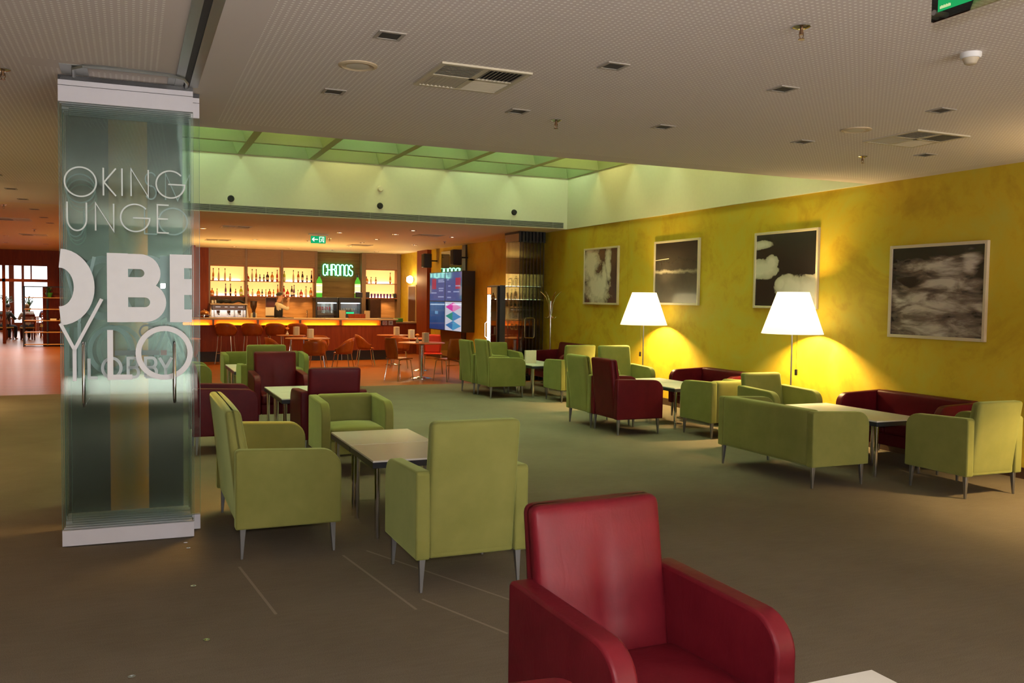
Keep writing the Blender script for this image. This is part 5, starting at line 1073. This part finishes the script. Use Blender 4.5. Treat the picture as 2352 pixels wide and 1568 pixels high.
# ------------------------------------------------------------ people
def skin_chain(name, joints, edges, mat, parent=None, root=0, levels=1):
    me = bpy.data.meshes.new(name); me.from_pydata([j[:3] for j in joints], edges, []); me.materials.append(mat)
    o = bpy.data.objects.new(name, me); COL.objects.link(o)
    if parent: o.parent = parent
    md = o.modifiers.new('skin', 'SKIN'); md.use_smooth_shade = True
    lay = me.skin_vertices[0].data
    for i, j in enumerate(joints):
        r = j[3]; lay[i].radius = (r, j[4] if len(j) > 4 else r); lay[i].use_root = (i == root)
    sd = o.modifiers.new('sub', 'SUBSURF'); sd.levels = levels; sd.render_levels = levels
    return o
def person(name, lab, loc, rz, P, top, legs, hair, hairlen=0, vest=None, sc=1.0):
    """P: dict of joints in local metres, facing +Y"""
    T = None; J = []; E = []; ix = {}
    def j(k, p, r, r2=None): ix[k] = len(J); J.append((*p, r, r2 or r))
    def e(a, b): E.append((ix[a], ix[b]))
    pel, ch, nk, hd = Vector(P['pelvis']), Vector(P['chest']), Vector(P['neck']), Vector(P['head'])
    j('pelvis', pel, 0.13, 0.10); j('waist', pel.lerp(ch, 0.45), 0.12, 0.09); j('chest', ch, 0.15, 0.10); j('neck0', nk-Vector((0, 0, 0.03)), 0.062); j('neck', nk+Vector((0, 0, 0.03)), 0.056); j('jaw', hd-Vector((0, -0.02, 0.06)), 0.062, 0.07); j('head', hd+Vector((0, 0, 0.02)), 0.080, 0.09); j('crown', hd+Vector((0, -0.01, 0.085)), 0.058)
    for a, b in (('pelvis', 'waist'), ('waist', 'chest'), ('chest', 'neck0'), ('neck0', 'neck'), ('neck', 'jaw'), ('jaw', 'head'), ('head', 'crown')): e(a, b)
    for s in 'LR':
        sh, el, wr = Vector(P['sh'+s]), Vector(P['el'+s]), Vector(P['wr'+s])
        j('sh'+s, sh, 0.058); j('ua'+s, sh.lerp(el, 0.5), 0.047); j('el'+s, el, 0.040); j('fa'+s, el.lerp(wr, 0.4), 0.037); j('wr'+s, wr, 0.026)
        e('chest', 'sh'+s); e('sh'+s, 'ua'+s); e('ua'+s, 'el'+s); e('el'+s, 'fa'+s); e('fa'+s, 'wr'+s)
        d = (wr-el).normalized(); side = d.cross(Vector((0, 0, 1)));
        if side.length < 0.2: side = d.cross(Vector((1, 0, 0)))
        side.normalize(); nrm = side.cross(d); palm = wr+d*0.055; j('pm'+s, palm, 0.030, 0.020); e('wr'+s, 'pm'+s)
        for f, (o_, ln) in enumerate([(-0.027, 0.058), (-0.009, 0.068), (0.010, 0.064), (0.027, 0.050)]):
            a = palm+side*o_+d*0.03; b = a+d*ln*0.55-nrm*0.008; c = b+d*ln*0.35-nrm*0.020
            j('f%d%s0' % (f, s), a, 0.0085); j('f%d%s1' % (f, s), b, 0.008); j('f%d%s2' % (f, s), c, 0.007); e('pm'+s, 'f%d%s0' % (f, s)); e('f%d%s0' % (f, s), 'f%d%s1' % (f, s)); e('f%d%s1' % (f, s), 'f%d%s2' % (f, s))
        a = wr+d*0.03-side*0.035; b = a+d*0.03-side*0.02; j('t'+s+'0', a, 0.010); j('t'+s+'1', b, 0.008); e('pm'+s, 't'+s+'0'); e('t'+s+'0', 't'+s+'1')
        hp_, kn, an = Vector(P['hp'+s]), Vector(P['kn'+s]), Vector(P['an'+s])
        j('hp'+s, hp_, 0.085); j('th'+s, hp_.lerp(kn, 0.5), 0.072); j('kn'+s, kn, 0.055); j('cf'+s, kn.lerp(an, 0.35), 0.052); j('an'+s, an, 0.035); j('ft'+s, an+Vector((0, 0.13, -0.045)), 0.030)
        for a, b in (('pelvis', 'hp'), ('hp', 'th'), ('th', 'kn'), ('kn', 'cf'), ('cf', 'an'), ('an', 'ft')): e(a if a == 'pelvis' else a+s, b+s)
    T = thing(name, lab, 'person', loc, rz)
    body = skin_chain('body', J, E, SKIN, T)
    def cloth(nm, keys, pairs, grow, mat):
        jj = [(*J[ix[k]][:3], J[ix[k]][3]+grow, J[ix[k]][4]+grow) for k in keys]; ee = [(keys.index(a), keys.index(b)) for a, b in pairs]
        return skin_chain(nm, jj, ee, mat, T)
    cloth('shirt', ['waist', 'chest', 'neck0', 'pelvis', 'shL', 'uaL', 'elL', 'faL', 'shR', 'uaR', 'elR', 'faR'], [('waist', 'chest'), ('chest', 'neck0'), ('waist', 'pelvis'), ('chest', 'shL'), ('shL', 'uaL'), ('uaL', 'elL'), ('elL', 'faL'), ('chest', 'shR'), ('shR', 'uaR'), ('uaR', 'elR'), ('elR', 'faR')], 0.012, top)
    cloth('trousers', ['pelvis', 'hpL', 'thL', 'knL', 'cfL', 'anL', 'hpR', 'thR', 'knR', 'cfR', 'anR'], [('pelvis', 'hpL'), ('hpL', 'thL'), ('thL', 'knL'), ('knL', 'cfL'), ('cfL', 'anL'), ('pelvis', 'hpR'), ('hpR', 'thR'), ('thR', 'knR'), ('knR', 'cfR'), ('cfR', 'anR')], 0.014, legs)
    if vest: cloth('vest', ['pelvis', 'waist', 'chest', 'neck0'], [('pelvis', 'waist'), ('waist', 'chest'), ('chest', 'neck0')], 0.038, vest)
    m = MB(); R = 0.102
    vs = []; fs = []; n_ = 20
    for jz in range(8):
        ph = PI/2*jz/7*1.12
        for i in range(n_):
            a = 2*PI*i/n_; fr_ = max(0, math.sin(a)); lim = min(ph, PI/2*1.1-fr_*0.75)
            vs.append((hd.x+R*0.90*math.sin(lim)*math.cos(a), hd.y-0.012+R*math.sin(lim)*math.sin(a), hd.z+0.055+R*math.cos(lim)*0.98-(hairlen if jz == 7 and fr_ < 0.3 else 0)))
    for jz in range(7):
        for i in range(n_): fs.append((jz*n_+i, jz*n_+(i+1) % n_, (jz+1)*n_+(i+1) % n_, (jz+1)*n_+i))
    m.add(vs, fs).build('hair', hair, T, smooth=True)
    f = MB(); f.rbox((hd.x, hd.y+0.092, hd.z-0.005), (0.024, 0.035, 0.045), 0.01, 3); f.build('nose', SKIN, T, smooth=True)
    for sx in (-1, 1):
        MB().lathe([(0.002, -0.010), (0.011, 0), (0.002, 0.010)], (hd.x+sx*0.030, hd.y+0.085, hd.z+0.025), 10).build('eye', bglass('eye_dark', (0.03, 0.02, 0.02)), T, smooth=True)
        MB().rbox((hd.x+sx*0.088, hd.y-0.005, hd.z+0.01), (0.018, 0.035, 0.055), 0.008, 3).build('ear', SKIN, T, smooth=True)
    MB().rbox((hd.x, hd.y+0.088, hd.z-0.048), (0.045, 0.012, 0.012), 0.005, 3).build('mouth', flat('lips', (0.40, 0.12, 0.10), 0.5), T, smooth=True)
    T.scale = (sc, sc, sc)
    return T
STAND = dict(pelvis=(0, 0, 0.95), chest=(0, 0.01, 1.32), neck=(0, 0.01, 1.50), head=(0, 0.05, 1.64), shL=(-0.18, 0, 1.42), shR=(0.18, 0, 1.42), elL=(-0.22, 0.06, 1.12), wrL=(-0.20, 0.26, 1.05), elR=(0.24, 0.24, 1.30), wrR=(0.13, 0.27, 1.52), hpL=(-0.09, 0, 0.90), hpR=(0.09, 0, 0.90), knL=(-0.10, 0.02, 0.48), knR=(0.10, 0.02, 0.48), anL=(-0.10, -0.02, 0.08), anR=(0.10, -0.02, 0.08))
person('person', 'bartender in black vest and white shirt behind the bar, hand raised to face', (3.93, 26.35, 0), -PI/2, STAND, flat('white_shirt', (0.62, 0.55, 0.42), 0.8), flat('black_trousers', (0.01, 0.01, 0.012), 0.8), HAIR, 0, flat('black_vest', (0.008, 0.008, 0.010), 0.7), 1.02)
SIT = dict(pelvis=(0, 0, 0.52), chest=(0, 0.06, 0.88), neck=(0, 0.10, 1.06), head=(0, 0.16, 1.19), shL=(-0.18, 0.06, 0.98), shR=(0.18, 0.06, 0.98), elL=(-0.24, 0.22, 0.78), wrL=(-0.12, 0.42, 0.80), elR=(0.24, 0.22, 0.78), wrR=(0.12, 0.42, 0.80), hpL=(-0.10, 0.02, 0.50), hpR=(0.10, 0.02, 0.50), knL=(-0.12, 0.42, 0.50), knR=(0.12, 0.42, 0.50), anL=(-0.12, 0.40, 0.08), anR=(0.12, 0.40, 0.08))

# ------------------------------------------------------------ far left: window wall and restaurant beyond
YW = 33.6
struct('window_1', REDWOOD, (-7.5, 1.60, YW, YW+0.12, 2.60, H), (-3.95, -3.86, YW, YW+0.12, 0, 2.60), (-2.62, 1.60, YW, YW+0.12, 0, 2.60), (-7.5, -2.62, YW, YW+0.12, 2.06, 2.16), (-6.2, -6.1, YW, YW+0.12, 0, 2.6), (-3.12, -3.08, YW+0.03, YW+0.09, 2.16, 2.60))
struct('window_2', REDWOOD, (-7.5, 1.6, 45.2, 45.3, 0, 0.35), (-7.5, 1.6, 45.2, 45.3, 2.95, 3.13), (-5.05, -4.85, 45.2, 45.3, 0.35, 2.95), (-4.55, -4.45, 45.2, 45.3, 0.35, 2.95), (-1.2, 1.6, 45.2, 45.3, 0.35, 2.95), (-7.2, -7.0, 45.2, 45.3, 0.35, 2.95))
struct('ceiling', flat('grey_panel_ceiling', (0.45, 0.40, 0.42), 0.7), (-7.5, 1.7, YW+0.12, 46, 3.13, 3.25))
struct('wall_restaurant', REDWOOD, (1.6, 1.7, YW, 46, 0, 3.13))
do = thing('sliding_door', 'wooden-framed glass door standing open at the far left edge', 'door', (-4.02, 32.0, 0)); B('frame', REDWOOD, do, (-0.05, 0.05, -0.04, 0.04, 0, 2.05), (-0.42, -0.32, -0.04, 0.04, 0, 2.05), (-0.32, -0.05, -0.04, 0.04, 1.95, 2.05), (-0.32, -0.05, -0.04, 0.04, 0, 0.2)); B('glass', CLEAR, do, (-0.32, -0.05, -0.005, 0.005, 0.2, 1.95)); MB().tube([(0.0, -0.04, 0.8), (0, -0.09, 0.85), (0, -0.09, 1.35), (0, -0.04, 1.4)], 0.012, 8).build('pull_bar', CHROME, do, smooth=True)
RL = emit('restaurant_lamp', (1.0, 0.95, 0.88), 7)
for (x, y) in [(-5.2, 36), (-4.2, 36.5), (-3.3, 36), (-4.6, 38.5), (-3.4, 39), (-2.6, 38), (-4.0, 41), (-3.0, 42), (-5.0, 41.5)]:
    o = B('ceiling_lamp_panel', RL, None, (x-0.18, x+0.18, y-0.12, y+0.12, 3.11, 3.129)); tag(o, 'small lit rectangular lamp in the restaurant ceiling beyond the windows', 'ceiling light', 'lit lamps in the restaurant ceiling')
light('restaurant_light', 'AREA', (-4.0, 38, 3.08), 260, (1.0, 0.93, 0.85), 4.0, (0, 0, 0))
light('restaurant_daylight', 'AREA', (-3.3, 44.9, 1.7), 55, (0.96, 0.98, 1.0), 3.6, (PI/2, 0, PI), size_y=2.5)
# open shelving unit
YS = 31.5
sh = thing('shelving_unit', 'open shelving unit with pale shelves and dark frame at the far left', 'shelving', (0, YS, 0))
for x in (-3.13, -2.47, -1.5): B('post', BLACK, sh, (x-0.015, x+0.015, 0.0, 0.03, 0, 1.90)); B('post', BLACK, sh, (x-0.015, x+0.015, 0.35, 0.38, 0, 1.90))
B('top_bar', BLACK, sh, (-3.13, -1.5, 0, 0.03, 1.88, 1.91), (-3.13, -3.10, 0, 0.38, 1.88, 1.91))
for z in (0.05, 0.44, 0.81, 1.17, 1.535): B('shelf', LIGHTWOOD, sh, (-3.11, -1.48, -0.01, 0.39, z, z+0.025))
B('back_panel', REDWOOD, sh, (-2.62, -1.48, 0.385, 0.40, 0.0, 1.90))
for (x, z, w) in [(-2.30, 0.835, 0.18), (-2.05, 0.835, 0.14)]:
    o = B('book_stack', CARD, None, (x-w/2, x+w/2, YS+0.05, YS+0.25, z, z+0.05)); tag(o, 'pale %s stack lying on the middle shelf of the far left shelving' % ('left' if x < -2.2 else 'right'), 'books')
def plant(x, y, z, lab, r=0.28, h=0.35, n=26):
    T = thing('potted_plant', lab, 'plant', (x, y, z)); MB().lathe([(0.06, 0), (0.11, 0.13), (0.11, 0.15), (0.09, 0.14)], n=18).build('pot', GREENPL, T, smooth=True)
    m = MB()
    for i in range(n):
        a = random.uniform(0, 2*PI); L = random.uniform(0.6, 1.0)*r; up = random.uniform(0.4, 1.0)*h; w = 0.012; ca, sa = math.cos(a), math.sin(a)
        P = [(0, 0.13), (L*0.35, 0.13+up*0.8), (L*0.75, 0.13+up), (L, 0.13+up*0.75)]; vs = []
        for k, (q, zz) in enumerate(P):
            ww = w*(1, 1.5, 1.2, 0.1)[k]; vs += [(q*ca-sa*ww, q*sa+ca*ww, zz), (q*ca+sa*ww, q*sa-ca*ww, zz), (q*ca, q*sa, zz-0.004)]
        fs = []
        for k in range(3): b = k*3; fs += [(b, b+3, b+4, b+1), (b+1, b+4, b+5, b+2), (b+2, b+5, b+3, b)]
        m.add(vs, fs)
    m.build('leaves', flat('leaf_green', (0.04, 0.13, 0.02), 0.5), T); return T
plant(-2.42, YS+0.18, 1.562, 'small potted plant on top of the far left shelving', 0.16, 0.22, 18)
plant(-5.0, 43.6, 0.9, 'leafy potted plant by the bright restaurant window, left one', 0.6, 0.6); plant(-4.1, 43.2, 0.9, 'leafy potted plant by the bright restaurant window, right one', 0.7, 0.6)
for (x, lab) in [(-5.0, 'wooden plant stand by the restaurant window, left one'), (-4.1, 'wooden plant stand by the restaurant window, right one')]:
    o = B('plant_stand', REDWOOD, None, (x-0.2, x+0.2, (43.4 if x < -4.5 else 43.0), (43.8 if x < -4.5 else 43.4), 0, 0.9)); tag(o, lab, 'plant stand')
def dining_table(x, y, lab, first=[None]):
    if first[0] is None:
        T = thing('dining_table', lab, 'table', (x, y, 0), 0, 'dining tables in the far restaurant'); B('tabletop', PLY, T, (-0.45, 0.45, -0.45, 0.45, 0.72, 0.75))
        for sx in (-1, 1):
            for sy in (-1, 1): B('leg', REDWOOD, T, (sx*0.40-0.025, sx*0.40+0.025, sy*0.40-0.025, sy*0.40+0.025, 0, 0.72))
        first[0] = T; return T
    return dup(first[0], (x, y, 0), 0, lab)
def dining_chair(x, y, rz, lab, first=[None]):
    if first[0] is None:
        T = thing('dining_chair', lab, 'chair', (x, y, 0), rz, 'wooden dining chairs in the far restaurant'); B('seat', flat('yellow_seat_pad', (0.55, 0.33, 0.06), 0.7), T, (-0.21, 0.21, -0.2, 0.2, 0.42, 0.46))
        B('backrest', REDWOOD, T, (-0.20, -0.17, -0.22, -0.19, 0.46, 0.92), (0.17, 0.20, -0.22, -0.19, 0.46, 0.92), (-0.17, 0.17, -0.215, -0.195, 0.84, 0.92), (-0.17, 0.17, -0.215, -0.195, 0.64, 0.70))
        for sx in (-1, 1):
            for sy in (-1, 1): B('leg', REDWOOD, T, (sx*0.185-0.016, sx*0.185+0.016, sy*0.185-0.016, sy*0.185+0.016, 0, 0.42))
        first[0] = T; return T
    return dup(first[0], (x, y, 0), rz, lab)
dining_table(-3.80, 37.42, 'dining table in the far restaurant between the two seated women'); dining_table(-3.15, 40.6, 'dining table farther back in the restaurant'); dining_table(-5.0, 37.6, 'dining table at the far left edge of the restaurant')
dining_chair(-4.20, 36.3, -0.5, 'wooden dining chair under the person in dark clothes, far left'); dining_chair(-3.45, 36.05, 0.3, 'wooden dining chair under the blond person in white'); dining_chair(-2.90, 37.5, 1.0, 'empty wooden dining chair seen through the shelving'); dining_chair(-3.1, 39.4, 0.1, 'wooden dining chair under the farther diner'); dining_chair(-2.65, 36.4, 0.2, 'wooden dining chair under the diner in black at the right')
WSH = flat('white_shirt', (0, 0, 0)); 
person('person', 'seated diner in dark clothes seen from behind at the far left', (-4.20, 36.35, -0.04), -0.5, SIT, flat('dark_green_shirt', (0.03, 0.035, 0.025), 0.8), flat('dark_trousers', (0.02, 0.02, 0.03), 0.8), HAIR, 0.02)
person('person', 'blond seated diner in a white shirt at the far left', (-3.45, 36.10, -0.04), 0.3, SIT, flat('diner_white_shirt', (0.65, 0.62, 0.55), 0.8), flat('dark_trousers', (0, 0, 0)), flat('blond_hair', (0.38, 0.20, 0.06), 0.6), 0.06)
person('person', 'distant seated diner in purple-grey, centred before the bright window', (-3.1, 39.45, -0.04), 0.1, SIT, flat('grey_purple_top', (0.06, 0.04, 0.08), 0.8), flat('dark_trousers', (0, 0, 0)), HAIR, 0.0)
person('person', 'seated diner in black seen through the shelving, right one', (-2.65, 36.45, -0.04), 0.2, SIT, flat('black_top', (0.015, 0.013, 0.014), 0.8), flat('dark_trousers', (0, 0, 0)), HAIR, 0.03)
o = MB().lathe([(0.40, 0), (0.34, 0.35), (0.30, 0.74), (0.30, 0.75)], (-4.62, 33.0, 0), 20).build('cloth_covered_table', flat('yellow_table_cloth', (0.50, 0.34, 0.06), 0.8), None, smooth=True); tag(o, 'small table under a yellow floor-length cloth at the far left edge', 'table')
